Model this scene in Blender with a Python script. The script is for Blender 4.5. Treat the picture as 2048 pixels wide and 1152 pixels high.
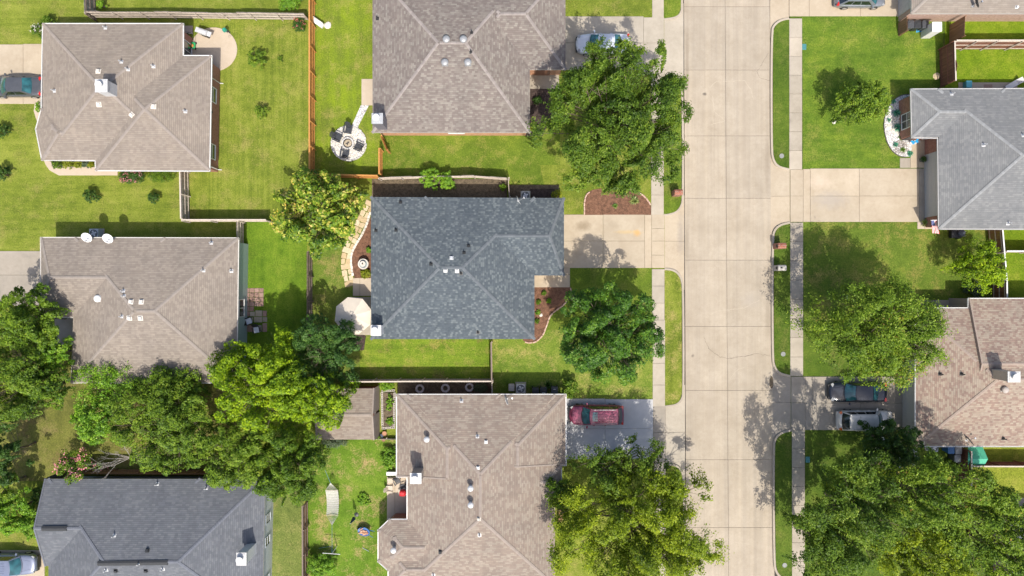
import bpy, math, random
import numpy as np
from mathutils import Vector, Matrix
for o in list(bpy.data.objects): bpy.data.objects.remove(o)
sc = bpy.context.scene
COL = sc.collection
S, H = 21.3, 64.1            # photo pixels per metre on the ground, camera height in metres
R = math.radians
# ------------------------------------------------------------------ camera
cd = bpy.data.cameras.new('camera'); cam = bpy.data.objects.new('camera', cd); COL.objects.link(cam)
cam.location = (0, 0, H); cam.rotation_euler = (0, 0, 0)
cd.sensor_width = 36; cd.lens = 18 / (1024 / S / H); cd.clip_end = 2000
sc.camera = cam
# ------------------------------------------------------------------ sky, sun, exposure
SUN_EL, SUN_AZ = R(58), R(167.7)
wd = bpy.data.worlds.new('World'); sc.world = wd; wd.use_nodes = True
wn = wd.node_tree.nodes; bg = wn['Background']
sky = wn.new('ShaderNodeTexSky'); sky.sky_type = 'NISHITA'; sky.sun_disc = False
sky.air_density = .8; sky.dust_density = 3.0; sky.ozone_density = .6; sky.sun_elevation = SUN_EL; sky.sun_rotation = SUN_AZ
wd.node_tree.links.new(sky.outputs[0], bg.inputs[0]); bg.inputs[1].default_value = 0.15
sd = bpy.data.lights.new('sun', 'SUN'); sd.energy = 3.5; sd.angle = R(0.5); sd.color = (1, 0.93, 0.82)
sun = bpy.data.objects.new('sun', sd); COL.objects.link(sun)
tosun = Vector((math.sin(SUN_AZ) * math.cos(SUN_EL), math.cos(SUN_AZ) * math.cos(SUN_EL), math.sin(SUN_EL)))
sun.rotation_euler = tosun.to_track_quat('Z', 'Y').to_euler(); sun.location = tosun * 80
vs = sc.view_settings; vs.view_transform = 'Standard'; vs.look = 'None'; vs.gamma = 1; vs.exposure = 0.46; vs.use_curve_mapping = False

# ------------------------------------------------------------------ helpers
def W(px, py, h=0.0):
    k = (1 - h / H) / S
    return Vector(((px - 1024) * k, (576 - py) * k, h))
def PX(n, h=0.0): return n * (1 - h / H) / S
def setp(o, label=None, cat=None, group=None, kind=None):
    for k, v in (('label', label), ('category', cat), ('group', group), ('kind', kind)):
        if v: o[k] = v
    return o
def empty(name, loc, label, cat, rz=0.0, group=None):
    o = bpy.data.objects.new(name, None); COL.objects.link(o); o.empty_display_size = .3
    o.location = loc; o.rotation_euler = (0, 0, rz); setp(o, label, cat, group); return o
def wl(o):
    v = Vector(o.location)
    return v + wl(o.parent) if o.parent else v
class MB:
    def __init__(s): s.v = []; s.f = []; s.t = []; s.uv = None; s.tint = 0.5
    def add(s, vs, fs):
        b = len(s.v); s.v += [tuple(p) for p in vs]
        for f in fs: s.f.append([b + i for i in f]); s.t.append(s.tint)
        return s
    def poly(s, pts): return s.add(pts, [range(len(pts))])
    def box(s, c, d, rz=0.0, m=None, top=1.0):
        x, y, z = d[0] / 2, d[1] / 2, d[2] / 2
        P = [(-x, -y, -z), (x, -y, -z), (x, y, -z), (-x, y, -z), (-x*top, -y*top, z), (x*top, -y*top, z), (x*top, y*top, z), (-x*top, y*top, z)]
        M = m if m is not None else Matrix.Rotation(rz, 3, 'Z')
        c = Vector(c); P = [M @ Vector(p) + c for p in P]
        return s.add(P, [(3, 2, 1, 0), (4, 5, 6, 7), (0, 1, 5, 4), (1, 2, 6, 5), (2, 3, 7, 6), (3, 0, 4, 7)])
    def rbox(s, c, d, r, rz=0.0, n=4, bev=0.02):      # box with rounded vertical edges and a chamfered top
        x, y = d[0] / 2, d[1] / 2; ring = []
        for k, (sx, sy) in enumerate(((1, 1), (-1, 1), (-1, -1), (1, -1))):
            for i in range(n + 1):
                a = k * math.pi / 2 + i / n * math.pi / 2
                ring.append((sx * (x - r) + r * math.cos(a), sy * (y - r) + r * math.sin(a)))
        M = Matrix.Rotation(rz, 2); c = Vector(c); z0, z1 = -d[2] / 2, d[2] / 2; vs = []; N = len(ring)
        for z, k in ((z0, 1), (z1 - bev, 1), (z1, None)):
            for p in ring:
                q = Vector(p)
                if k is None: q = Vector((q.x * (x - bev) / x, q.y * (y - bev) / y))
                q = M @ q; vs.append((c.x + q.x, c.y + q.y, c.z + z))
        fs = [[j * N + i, j * N + (i + 1) % N, (j + 1) * N + (i + 1) % N, (j + 1) * N + i] for j in range(2) for i in range(N)]
        fs += [list(range(2 * N, 3 * N)), list(range(N - 1, -1, -1))]
        return s.add(vs, fs)
    def tube(s, p0, p1, r0, r1=None, n=8, cap=True):
        p0, p1 = Vector(p0), Vector(p1); r1 = r0 if r1 is None else r1
        d = (p1 - p0)
        if d.length < 1e-6: return s
        q = d.to_track_quat('Z', 'Y'); vs = []
        for p, r in ((p0, r0), (p1, r1)):
            for i in range(n):
                a = 2 * math.pi * i / n; vs.append(p + q @ Vector((r * math.cos(a), r * math.sin(a), 0)))
        fs = [[i, (i + 1) % n, n + (i + 1) % n, n + i] for i in range(n)]
        if cap: fs += [list(range(n, 2 * n)), list(range(n - 1, -1, -1))]
        return s.add(vs, fs)
    def path(s, pts, r, n=6):
        for i in range(len(pts) - 1):
            ra = r[i] if isinstance(r, (list, tuple)) else r; rb = r[i + 1] if isinstance(r, (list, tuple)) else r
            s.tube(pts[i], pts[i + 1], ra, rb, n)
        return s
    def lathe(s, c, prof, n=20, sx=1.0, sy=1.0, m=None, cap=True):
        c = Vector(c); vs = []
        for r, z in prof:
            for i in range(n):
                a = 2 * math.pi * i / n; p = Vector((r * math.cos(a) * sx, r * math.sin(a) * sy, z))
                vs.append(c + (m @ p if m is not None else p))
        fs = [[j * n + i, j * n + (i + 1) % n, (j + 1) * n + (i + 1) % n, (j + 1) * n + i] for j in range(len(prof) - 1) for i in range(n)]
        if cap and prof[-1][0] > 1e-4: fs.append(list(range((len(prof) - 1) * n, len(prof) * n)))
        if cap and prof[0][0] > 1e-4: fs.append(list(range(n - 1, -1, -1)))
        return s.add(vs, fs)
    def ball(s, c, r, n=10, sz=1.0): 
        return s.lathe(c, [(max(1e-5, r * math.sin(math.pi * i / 6)), -r * sz * math.cos(math.pi * i / 6)) for i in range(7)], n)
    def prism(s, pts, z0, z1):                          # pts: 2D outline, any order
        a = sum(pts[i][0] * pts[(i + 1) % len(pts)][1] - pts[(i + 1) % len(pts)][0] * pts[i][1] for i in range(len(pts)))
        if a < 0: pts = pts[::-1]
        n = len(pts)
        return s.add([(p[0], p[1], z0) for p in pts] + [(p[0], p[1], z1) for p in pts],
                     [list(range(n, 2 * n)), list(range(n - 1, -1, -1))] + [[i, (i + 1) % n, n + (i + 1) % n, n + i] for i in range(n)])
    def grid(s, rows):
        n = len(rows[0]); vs = [p for r in rows for p in r]
        return s.add(vs, [[j * n + i, j * n + i + 1, (j + 1) * n + i + 1, (j + 1) * n + i] for j in range(len(rows) - 1) for i in range(n - 1)])
    def sweep(s, pts, w, z0, z1, closed=False):         # rectangular kerb-like section along a 2D path
        n = len(pts); L = []; Rr = []
        for i in range(n):
            a = Vector(pts[(i - 1) % n] if (i or closed) else pts[0]); b = Vector(pts[(i + 1) % n] if (i < n - 1 or closed) else pts[-1])
            d = (b - a).normalized(); nn = Vector((-d.y, d.x)) * w / 2; p = Vector(pts[i]); L.append(p + nn); Rr.append(p - nn)
        e = w * .12; vs = []
        for i in range(n):
            u = (Rr[i] - L[i]).normalized() * e
            vs += [(L[i].x, L[i].y, z0), (L[i].x, L[i].y, z1 - e), (L[i].x + u.x, L[i].y + u.y, z1), (Rr[i].x - u.x, Rr[i].y - u.y, z1), (Rr[i].x, Rr[i].y, z1 - e), (Rr[i].x, Rr[i].y, z0)]
        fs = []
        for i in range(n if closed else n - 1):
            j = (i + 1) % n
            for k in range(5): fs.append([i * 6 + k, j * 6 + k, j * 6 + k + 1, i * 6 + k + 1])
        if not closed: fs += [[0, 1, 2, 3, 4, 5], [(n - 1) * 6 + k for k in (5, 4, 3, 2, 1, 0)]]
        return s.add(vs, fs)
    def mesh(s, name, mat, smooth=False):
        me = bpy.data.meshes.new(name); me.from_pydata(s.v, [], s.f)
        if mat: me.materials.append(mat)
        at = me.attributes.new('tint', 'FLOAT', 'FACE'); at.data.foreach_set('value', np.array(s.t, dtype=np.float32))
        if s.uv:
            ul = me.uv_layers.new(name='UVMap'); ul.data.foreach_set('uv', np.array(s.uv, dtype=np.float32).ravel())
        if smooth: me.shade_smooth()
        me.update(); return me
    def build(s, name, mat, parent=None, world=True, smooth=False, **k):
        o = bpy.data.objects.new(name, s.mesh(name, mat, smooth)); COL.objects.link(o)
        if parent:
            o.parent = parent
            if world: o.location = -wl(parent)
        if k: setp(o, **k)
        return o
def struct(name, mb, mat, smooth=False, **k): return mb.build(name, mat, None, smooth=smooth, kind='structure', **k)
def inst(src, name, parent, loc, rz=0.0):
    o = bpy.data.objects.new(name, src); COL.objects.link(o); o.parent = parent; o.location = loc; o.rotation_euler = (0, 0, rz); return o

# ------------------------------------------------------------------ materials
def nodes(name):
    m = bpy.data.materials.new(name); m.use_nodes = True; nt = m.node_tree
    return m, nt, nt.nodes['Principled BSDF']
class NT:
    def __init__(s, nt): s.nt = nt
    def n(s, typ, **k):
        x = s.nt.nodes.new(typ)
        for a, b in k.items(): setattr(x, a, b)
        return x
    def l(s, a, b): s.nt.links.new(a, b)
    def val(s, sock, v):
        if hasattr(v, 'is_linked') or isinstance(v, bpy.types.NodeSocket): s.l(v, sock)
        else: sock.default_value = v
    def math(s, op, a, b=0.0, c=None):
        x = s.n('ShaderNodeMath', operation=op); s.val(x.inputs[0], a); s.val(x.inputs[1], b)
        if c is not None: s.val(x.inputs[2], c)
        return x.outputs[0]
    def noise(s, vec, scale, detail=3.0, rough=.55, d='3D'):
        x = s.n('ShaderNodeTexNoise', noise_dimensions=d); s.l(vec, x.inputs['Vector'])
        x.inputs['Scale'].default_value = scale; x.inputs['Detail'].default_value = detail; x.inputs['Roughness'].default_value = rough
        return x.outputs[0]
    def map(s, vec, scale=(1, 1, 1), rot=(0, 0, 0)):
        x = s.n('ShaderNodeMapping'); s.l(vec, x.inputs[0]); x.inputs['Scale'].default_value = scale; x.inputs['Rotation'].default_value = rot; return x.outputs[0]
    def ramp(s, fac, cols, interp='LINEAR'):
        x = s.n('ShaderNodeValToRGB'); s.l(fac, x.inputs[0]); cr = x.color_ramp; cr.interpolation = interp
        while len(cr.elements) < len(cols): cr.elements.new(0.5)
        for e, (p, c) in zip(cr.elements, cols): e.position = p; e.color = (*c, 1)
        return x.outputs[0]
    def mix(s, fac, a, b, blend='MIX'):
        x = s.n('ShaderNodeMix', data_type='RGBA', blend_type=blend); s.val(x.inputs[0], fac)
        for sk, v in ((x.inputs[6], a), (x.inputs[7], b)):
            if isinstance(v, (tuple, list)): sk.default_value = (*v, 1)
            else: s.l(v, sk)
        return x.outputs[2]
    def bump(s, h, strength, dist, bs):
        x = s.n('ShaderNodeBump'); s.l(h, x.inputs['Height']); x.inputs['Strength'].default_value = strength; x.inputs['Distance'].default_value = dist
        s.l(x.outputs[0], bs.inputs['Normal'])
    def pos(s): return s.n('ShaderNodeNewGeometry').outputs['Position']
    def oc(s): return s.n('ShaderNodeTexCoord').outputs['Object']
    def attr(s, a): return s.n('ShaderNodeAttribute', attribute_name=a).outputs['Fac']
    def orand(s): return s.n('ShaderNodeObjectInfo').outputs['Random']
def lerp(a, b, t): return tuple(x + (y - x) * t for x, y in zip(a, b))
def sc3(c, k): return tuple(min(1, x * k) for x in c)
_mc = {}
def plain(col, rough=.6, var=.12, scale=6.0, metal=0.0, bump=0.0, coat=0.0, key=None, tint=0.0):
    k = (col, rough, var, scale, metal, bump, coat, tint)
    if k in _mc: return _mc[k]
    m, nt, b = nodes(key or 'paint'); t = NT(nt); v = t.pos()
    n = t.noise(v, scale, 4)
    c = t.ramp(n, [(.3, sc3(col, 1 - var)), (.7, sc3(col, 1 + var))])
    if tint:
        a = t.attr('tint'); c = t.mix(1.0, c, t.ramp(a, [(0, (1 - tint,) * 3), (1, (1, 1, 1))]), 'MULTIPLY')
    t.l(c, b.inputs['Base Color']); b.inputs['Roughness'].default_value = rough; b.inputs['Metallic'].default_value = metal
    if coat: b.inputs['Coat Weight'].default_value = coat; b.inputs['Coat Roughness'].default_value = .05
    if bump: t.bump(t.noise(v, scale * 4, 4), bump, .02, b)
    _mc[k] = m; return m
def concrete(name, a, c2, stain=.35, dark=(.09, .08, .07), streak=None, spots=()):
    m, nt, b = nodes(name); t = NT(nt); v = t.pos()
    n1 = t.noise(v, .45, 5, .6); n2 = t.noise(v, 3.2, 5, .65); n3 = t.noise(v, 30, 3, .6)
    col = t.ramp(t.math('ADD', t.math('MULTIPLY', n1, .6), t.math('MULTIPLY', n2, .4)), [(.3, a), (.7, c2)])
    col = t.mix(1.0, col, t.ramp(n3, [(.25, (.84,) * 3), (.75, (1.08,) * 3)]), 'MULTIPLY')
    r = t.orand(); col = t.mix(1.0, col, t.ramp(r, [(0, (.94, .94, .945)), (1, (1.03, 1.02, 1.01))]), 'MULTIPLY')
    st = t.ramp(t.noise(v, .8, 6, .7), [(.54, (0, 0, 0)), (.72, (1, 1, 1))])
    f = t.math('MULTIPLY', st, stain); col = t.mix(f, col, dark)
    if streak:
        sn = t.noise(t.map(v, streak), 1.0, 5, .7)
        col = t.mix(1.0, col, t.ramp(sn, [(.3, (.86, .86, .87)), (.7, (1.07, 1.06, 1.04))]), 'MULTIPLY')
    for (px, py, rx, ry, sc_, amt) in spots:       # oil, rust and tyre stains
        p = W(px, py); d = t.n('ShaderNodeVectorMath', operation='SUBTRACT'); t.l(v, d.inputs[0]); d.inputs[1].default_value = p; q = t.n('ShaderNodeVectorMath', operation='LENGTH'); t.l(t.map(d.outputs[0], (1 / rx, 1 / ry, 0)), q.inputs[0])
        r_ = t.math('ADD', q.outputs['Value'], t.math('MULTIPLY', t.math('SUBTRACT', t.noise(v, 2.6, 4, .7), .5), 1.1)); f = t.math('MULTIPLY', t.ramp(r_, [(.25, (1, 1, 1)), (.95, (0, 0, 0))]), amt); col = t.mix(f, col, sc_)
    t.l(col, b.inputs['Base Color']); b.inputs['Roughness'].default_value = .85; t.bump(n3, .25, .01, b)
    return m
def lawn_mat(name, dark, mid, lite, dry, dryamt=.35, streak=None, seed=0.0, dirt=None):
    m, nt, b = nodes(name); t = NT(nt); g = t.pos()
    off = t.n('ShaderNodeVectorMath', operation='ADD'); t.l(g, off.inputs[0]); off.inputs[1].default_value = (seed * 37.1, seed * 11.7, 0); v = off.outputs[0]
    n1 = t.noise(v, .22, 4, .55); n2 = t.noise(v, 1.3, 4, .6); n3 = t.noise(v, 9, 3, .6); n4 = t.noise(v, 34, 2, .6)
    f = t.math('ADD', t.math('MULTIPLY', n1, .42), t.math('MULTIPLY', n2, .28))
    if streak:
        sn = t.noise(t.map(v, streak), 1.0, 4, .65)
        f = t.math('ADD', f, t.math('MULTIPLY', sn, .34)); f = t.math('SUBTRACT', f, .02)
    else: f = t.math('ADD', f, .15)
    c = t.ramp(f, [(.38, dark), (.5, mid), (.62, lite)])
    d = t.ramp(t.math('ADD', t.math('MULTIPLY', t.noise(v, .55, 6, .72), .75), t.math('MULTIPLY', n3, .25)), [(.50, (0, 0, 0)), (.64, (1, 1, 1))])
    c = t.mix(t.math('MULTIPLY', d, dryamt), c, dry)
    if dirt:
        dd = t.ramp(t.noise(t.map(v, (1, 1, 1)), .38, 6, .75), [(.56, (0, 0, 0)), (.66, (1, 1, 1))])
        c = t.mix(t.math('MULTIPLY', dd, dirt), c, (.15, .095, .055))
    k = t.math('ADD', t.math('MULTIPLY', n3, .55), t.math('MULTIPLY', n4, .45))
    c = t.mix(1.0, c, t.ramp(k, [(.3, (.5, .55, .52)), (.68, (1.42, 1.36, 1.28))]), 'MULTIPLY')
    t.l(c, b.inputs['Base Color']); b.inputs['Roughness'].default_value = .9; b.inputs['Specular IOR Level'].default_value = .15
    t.bump(k, .8, .06, b); return m
def shingle(name, cols, w=.30, h=.165, contrast=1.0):
    m, nt, b = nodes(name); t = NT(nt)
    uv = t.n('ShaderNodeUVMap').outputs[0]; sp = t.n('ShaderNodeSeparateXYZ'); t.l(uv, sp.inputs[0])
    row = t.math('FLOOR', t.math('DIVIDE', sp.outputs[1], h))
    wr = t.n('ShaderNodeTexWhiteNoise', noise_dimensions='1D'); t.l(row, wr.inputs['W'])
    col = t.math('FLOOR', t.math('ADD', t.math('DIVIDE', sp.outputs[0], w), t.math('MULTIPLY', wr.outputs[0], 7.0)))
    cv = t.n('ShaderNodeCombineXYZ'); t.l(col, cv.inputs[0]); t.l(row, cv.inputs[1])
    wn_ = t.n('ShaderNodeTexWhiteNoise', noise_dimensions='2D'); t.l(cv.outputs[0], wn_.inputs['Vector'])
    c = t.ramp(wn_.outputs[0], cols, 'CONSTANT')
    v = t.pos(); n1 = t.noise(v, .5, 4, .6); n2 = t.noise(v, 45, 2)
    c = t.mix(1.0, c, t.ramp(n1, [(.3, (.9, .9, .91)), (.7, (1.08, 1.07, 1.05))]), 'MULTIPLY')
    c = t.mix(1.0, c, t.ramp(n2, [(.3, (.86,) * 3), (.7, (1.12,) * 3)]), 'MULTIPLY')
    st = t.noise(t.map(uv, (1.6, .12, 1)), 1.0, 4, .6)
    c = t.mix(1.0, c, t.ramp(st, [(.3, (.93,) * 3), (.7, (1.05,) * 3)]), 'MULTIPLY')
    fr = t.math('FRACT', t.math('DIVIDE', sp.outputs[1], h))
    c = t.mix(t.math('MULTIPLY', t.math('GREATER_THAN', fr, .86), .32), c, (.03, .03, .033))
    t.l(c, b.inputs['Base Color']); b.inputs['Roughness'].default_value = .92; b.inputs['Specular IOR Level'].default_value = .25
    hh = t.math('ADD', t.math('MULTIPLY', t.math('SUBTRACT', 1.0, fr), .6), t.math('MULTIPLY', wn_.outputs[0], .4))
    t.bump(hh, .5, .02, b); return m
def brick(name, c1, c2, mortar):
    m, nt, b = nodes(name); t = NT(nt); g = t.n('ShaderNodeNewGeometry'); sp = t.n('ShaderNodeSeparateXYZ'); t.l(g.outputs['Position'], sp.inputs[0])
    cx = t.n('ShaderNodeCombineXYZ'); t.l(t.math('ADD', sp.outputs[0], sp.outputs[1]), cx.inputs[0]); t.l(sp.outputs[2], cx.inputs[1])
    x = t.n('ShaderNodeTexBrick'); t.l(cx.outputs[0], x.inputs['Vector']); x.inputs['Color1'].default_value = (*c1, 1); x.inputs['Color2'].default_value = (*c2, 1)
    x.inputs['Mortar'].default_value = (*mortar, 1); x.inputs['Scale'].default_value = 1; x.inputs['Brick Width'].default_value = .21; x.inputs['Row Height'].default_value = .075; x.inputs['Mortar Size'].default_value = .008
    n = t.noise(g.outputs['Position'], 5, 4); c = t.mix(1.0, x.outputs[0], t.ramp(n, [(.3, (.8,) * 3), (.7, (1.15,) * 3)]), 'MULTIPLY')
    t.l(c, b.inputs['Base Color']); b.inputs['Roughness'].default_value = .85; t.bump(x.outputs['Fac'], -.3, .01, b); return m
def leafmat(name, cols, trans=.30, gloss=.45, spec=.35):
    m, nt, b = nodes(name); t = NT(nt); a = t.attr('tint')
    c = t.ramp(a, cols); n = t.noise(t.pos(), .7, 2); c = t.mix(1.0, c, t.ramp(n, [(.3, (.82, .86, .9)), (.7, (1.15, 1.1, 1.0))]), 'MULTIPLY')
    t.l(c, b.inputs['Base Color']); b.inputs['Roughness'].default_value = gloss; b.inputs['Specular IOR Level'].default_value = spec
    tr = t.n('ShaderNodeBsdfTranslucent'); t.l(t.mix(1.0, c, (1.35, 1.25, .5), 'MULTIPLY'), tr.inputs[0])
    mx = t.n('ShaderNodeMixShader'); mx.inputs[0].default_value = trans; t.l(b.outputs[0], mx.inputs[1]); t.l(tr.outputs[0], mx.inputs[2])
    t.l(mx.outputs[0], nt.nodes['Material Output'].inputs[0]); return m
def gravel(name, cols, scale=14.0):
    m, nt, b = nodes(name); t = NT(nt); v = t.pos(); x = t.n('ShaderNodeTexVoronoi'); t.l(v, x.inputs['Vector']); x.inputs['Scale'].default_value = scale
    w = t.n('ShaderNodeSeparateColor'); t.l(x.outputs['Color'], w.inputs[0]); c = t.ramp(w.outputs[0], cols)
    c = t.mix(1.0, c, t.ramp(x.outputs['Distance'], [(.2, (1.05,) * 3), (.75, (.45,) * 3)]), 'MULTIPLY')
    t.l(c, b.inputs['Base Color']); b.inputs['Roughness'].default_value = .85; t.bump(x.outputs['Distance'], -.8, .04, b); return m
def mulch_mat(name, a, c2, dark):
    m, nt, b = nodes(name); t = NT(nt); v = t.pos(); n = t.noise(v, 16, 5, .7); n2 = t.noise(v, 3.5, 5, .7)
    c = t.ramp(n, [(.3, dark), (.5, a), (.72, c2)]); c = t.mix(1.0, c, t.ramp(n2, [(.35, (.6,) * 3), (.65, (1.35,) * 3)]), 'MULTIPLY')
    t.l(c, b.inputs['Base Color']); b.inputs['Roughness'].default_value = .95; t.bump(n, 1.0, .05, b); return m
def glassm(name, col, rough=.06):
    m, nt, b = nodes(name); t = NT(nt); n = t.noise(t.oc(), 1.6, 3)
    t.l(t.ramp(n, [(.35, sc3(col, .6)), (.65, sc3(col, 1.5))]), b.inputs['Base Color']); b.inputs['Roughness'].default_value = rough; b.inputs['Specular IOR Level'].default_value = .8; b.inputs['Coat Weight'].default_value = .6; return m

M_ROAD = concrete('road_concrete', (.345, .295, .225), (.465, .41, .33), .26, (.22, .18, .13), (2.2, .035, 1), [(1410, 187, .25, .2, (.08, .07, .06), .8), (1386, 712, .2, .2, (.12, .1, .08), .7), (1535, 330, .35, 3.5, (.24, .2, .15), .5), (1537, 620, .4, 5, (.26, .22, .17), .45), (1375, 120, .25, 5, (.22, .18, .13), .5), (1374, 480, .25, 3, (.24, .2, .15), .5), (1500, 600, 1.2, 1.0, (.37, .33, .28), .5), (1420, 860, .5, 6, (.33, .28, .22), .3), (1490, 300, .5, 8, (.33, .28, .22), .3), (1410, 380, .5, 8, (.34, .29, .22), .3)])
M_WALK = concrete('walk_concrete', (.36, .32, .255), (.49, .44, .36), .3, (.2, .17, .13))
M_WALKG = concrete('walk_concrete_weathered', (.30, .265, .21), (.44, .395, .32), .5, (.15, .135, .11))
M_DRIVE = concrete('drive_concrete', (.39, .32, .23), (.51, .44, .335), .2, (.26, .19, .11), None, [(1165, 452, 1.0, .6, (.2, .15, .09), .6), (1274, 466, .5, .4, (.55, .3, .06), .6), (1255, 464, 1.6, .25, (.55, .38, .14), .4), (1225, 450, .8, .5, (.3, .25, .18), .35), (1660, 400, 2.2, 1.2, (.33, .3, .27), .5), (1640, 365, 1.4, .8, (.6, .5, .4), .4), (1362, 470, .5, 2.6, (.25, .22, .19), .55)])
M_DRIVEG = concrete('drive_concrete_grey', (.40, .41, .42), (.5, .51, .52), .15, (.3, .3, .3))
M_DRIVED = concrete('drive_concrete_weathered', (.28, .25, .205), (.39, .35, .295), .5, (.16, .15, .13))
M_PATIO = concrete('patio_concrete', (.46, .38, .285), (.55, .47, .37), .1, (.35, .28, .2))
M_KERB = concrete('kerb_concrete', (.36, .31, .24), (.46, .41, .34), .4, (.22, .18, .13))
M_WHITE = plain((.68, .68, .67), .55, .05, key='white_paint')
M_FASCIA = plain((.55, .53, .5), .6, .1, key='fascia_paint')
M_METAL = plain((.55, .56, .57), .4, .1, metal=.7, key='galvanised_metal')
M_SILVER = plain((.62, .63, .64), .5, .08, metal=.3, key='vent_metal')
M_DARKMET = plain((.035, .037, .04), .5, .1, key='dark_metal')
M_BLACK = plain((.018, .018, .02), .5, .2, key='black_plastic')
M_RUBBER = plain((.02, .02, .021), .85, .2, key='rubber')
M_BARK = plain((.16, .125, .09), .95, .35, 8, bump=.8, key='bark')
M_BARKG = plain((.34, .31, .28), .95, .3, 8, bump=.8, key='grey_bark')
M_GLASS = glassm('window_glass', (.03, .045, .055))
M_CARGLASS = glassm('car_glass', (.02, .10, .115))
M_CARGLASSD = glassm('dark_car_glass', (.008, .013, .018), .12)
M_CHROME = plain((.8, .8, .8), .15, .03, metal=1.0, key='chrome')
M_SOIL = mulch_mat('soil', (.13, .10, .065), (.2, .16, .11), (.06, .048, .03))
M_MULCH = mulch_mat('mulch', (.17, .085, .05), (.28, .155, .10), (.06, .03, .02))
M_MULCHD = mulch_mat('dark_mulch', (.06, .04, .035), (.13, .095, .08), (.02, .015, .012))
M_GRAVW = gravel('white_gravel', [(0, (.42, .42, .44)), (.25, (.7, .69, .68)), (.6, (.8, .79, .77)), (1, (.85, .84, .83))], 11)
# ------------------------------------------------------------------ terrain, lawns
G_Y = dict(dark=(0.100, 0.142, 0.018), mid=(0.164, 0.211, 0.028), lite=(0.237, 0.274, 0.048), dry=(0.360, 0.296, 0.115))
G_G = dict(dark=(0.073, 0.123, 0.014), mid=(0.118, 0.180, 0.020), lite=(0.175, 0.234, 0.030), dry=(0.324, 0.274, 0.090))
G_D = dict(dark=(0.047, 0.091, 0.012), mid=(0.077, 0.131, 0.016), lite=(0.124, 0.177, 0.026), dry=(0.252, 0.217, 0.080))
G_B = dict(dark=(0.090, 0.165, 0.008), mid=(0.141, 0.222, 0.012), lite=(0.209, 0.279, 0.022), dry=(0.360, 0.308, 0.080))
L_BASE = lawn_mat('lawn_base', **G_Y, dryamt=.4, seed=1)
L_BASEE = lawn_mat('lawn_base_deep', **G_D, dryamt=.35, seed=2)
struct('terrain', MB().poly([(-400, -400, -.32), (400, -400, -.32), (400, 400, -.32), (-400, 400, -.32)]), L_BASE)
def sheet(name, pts, z, mat, thick=.12, **k):
    P = [(W(*p).x, W(*p).y) for p in pts]; return struct(name, MB().prism(P, z - thick, z), mat, **k)
sheet('ground', [(-3000, -2500), (1328, -2500), (1330, 600), (1334, 3500), (-3000, 3500)], 0, L_BASE, .25)
sheet('ground', [(1578, -2500), (5000, -2500), (5000, 3500), (1590, 3500), (1580, 600)], 0, L_BASEE, .25)
LZ = [0.004]
def lawn(pts, name, pal, z=0, **k):
    LZ[0] += .0014; m = lawn_mat(name, **pal, **k); o = sheet('lawn', pts, LZ[0], m, .05); blades(o, pts, LZ[0], m); return o
def blades(parent, pts, z, mat, dens=75, seed=0):
    P = np.array([(W(*p).x, W(*p).y) for p in pts]); lo, hi = P.min(0), P.max(0); lo = np.maximum(lo, (-50, -29)); hi = np.minimum(hi, (50, 29)); rng = np.random.default_rng(int(abs(lo[0] * 7 + lo[1] * 13) + 1))
    if (hi <= lo).any(): return
    n = int(np.prod(hi - lo) * dens); q = lo + rng.random((n, 2)) * (hi - lo); ins = np.zeros(n, bool); j = len(P) - 1
    for i in range(len(P)):
        a, b = P[i], P[j]; c = (a[1] > q[:, 1]) != (b[1] > q[:, 1]); d = b[1] - a[1]; d = d if abs(d) > 1e-9 else 1e-9; ins ^= c & (q[:, 0] < (b[0] - a[0]) * (q[:, 1] - a[1]) / d + a[0]); j = i
    q = q[ins]; n = len(q); a = rng.random(n) * 6.283; L = rng.uniform(.05, .12, n); w = rng.uniform(.012, .028, n); d = np.stack([np.cos(a), np.sin(a)], 1); s_ = np.stack([-d[:, 1], d[:, 0]], 1)
    V = np.zeros((n, 3, 3), np.float32); V[:, 0, :2] = q - s_ * w[:, None]; V[:, 1, :2] = q + s_ * w[:, None]; V[:, 2, :2] = q + d * L[:, None]; V[:, :2, 2] = z; V[:, 2, 2] = z + rng.uniform(.015, .04, n)
    me = bpy.data.meshes.new('grass'); me.vertices.add(3 * n); me.vertices.foreach_set('co', V.ravel()); me.loops.add(3 * n); me.loops.foreach_set('vertex_index', np.arange(3 * n, dtype=np.int32)); me.polygons.add(n); me.polygons.foreach_set('loop_start', np.arange(0, 3 * n, 3, dtype=np.int32)); me.polygons.foreach_set('loop_total', np.full(n, 3, np.int32)); me.materials.append(mat); me.update(calc_edges=True)
    o = bpy.data.objects.new('grass', me); COL.objects.link(o); o.parent = parent; o['kind'] = 'stuff'
lawn([(-60, -60), (188, -60), (188, 46), (84, 48), (86, 87), (-60, 87)], 'lawn_top_left', G_Y, dryamt=.35, streak=(.12, 2.2, 1), seed=22)
lawn([(197, -60), (620, -60), (620, 19), (197, 19)], 'lawn_top_strip', G_Y, dryamt=.3, seed=23)
lawn([(-60, 209), (68, 209), (70, 255), (88, 322), (118, 353), (360, 353), (362, 445), (482, 445), (482, 484), (-60, 500)], 'lawn_front_left', G_Y, dryamt=.35, streak=(.15, 1.6, 1), seed=24)
lawn([(376, 40), (622, 40), (622, 445), (376, 445)], 'lawn_streaky_back', G_Y, dryamt=.45, streak=(3.2, .10, 1), seed=3)
lawn([(630, -60), (748, -60), (748, 262), (762, 262), (762, 352), (630, 352)], 'lawn_firepit_yard', dict(dark=(0.118, 0.160, 0.024), mid=(0.158, 0.222, 0.022), lite=(0.203, 0.285, 0.018), dry=(0.360, 0.296, 0.110)), dryamt=.5, streak=(1.6, .15, 1), seed=4)
lawn([(762, 262), (1120, 262), (1120, 392), (762, 392)], 'lawn_side_strip', G_G, dryamt=.5, seed=5)
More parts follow.
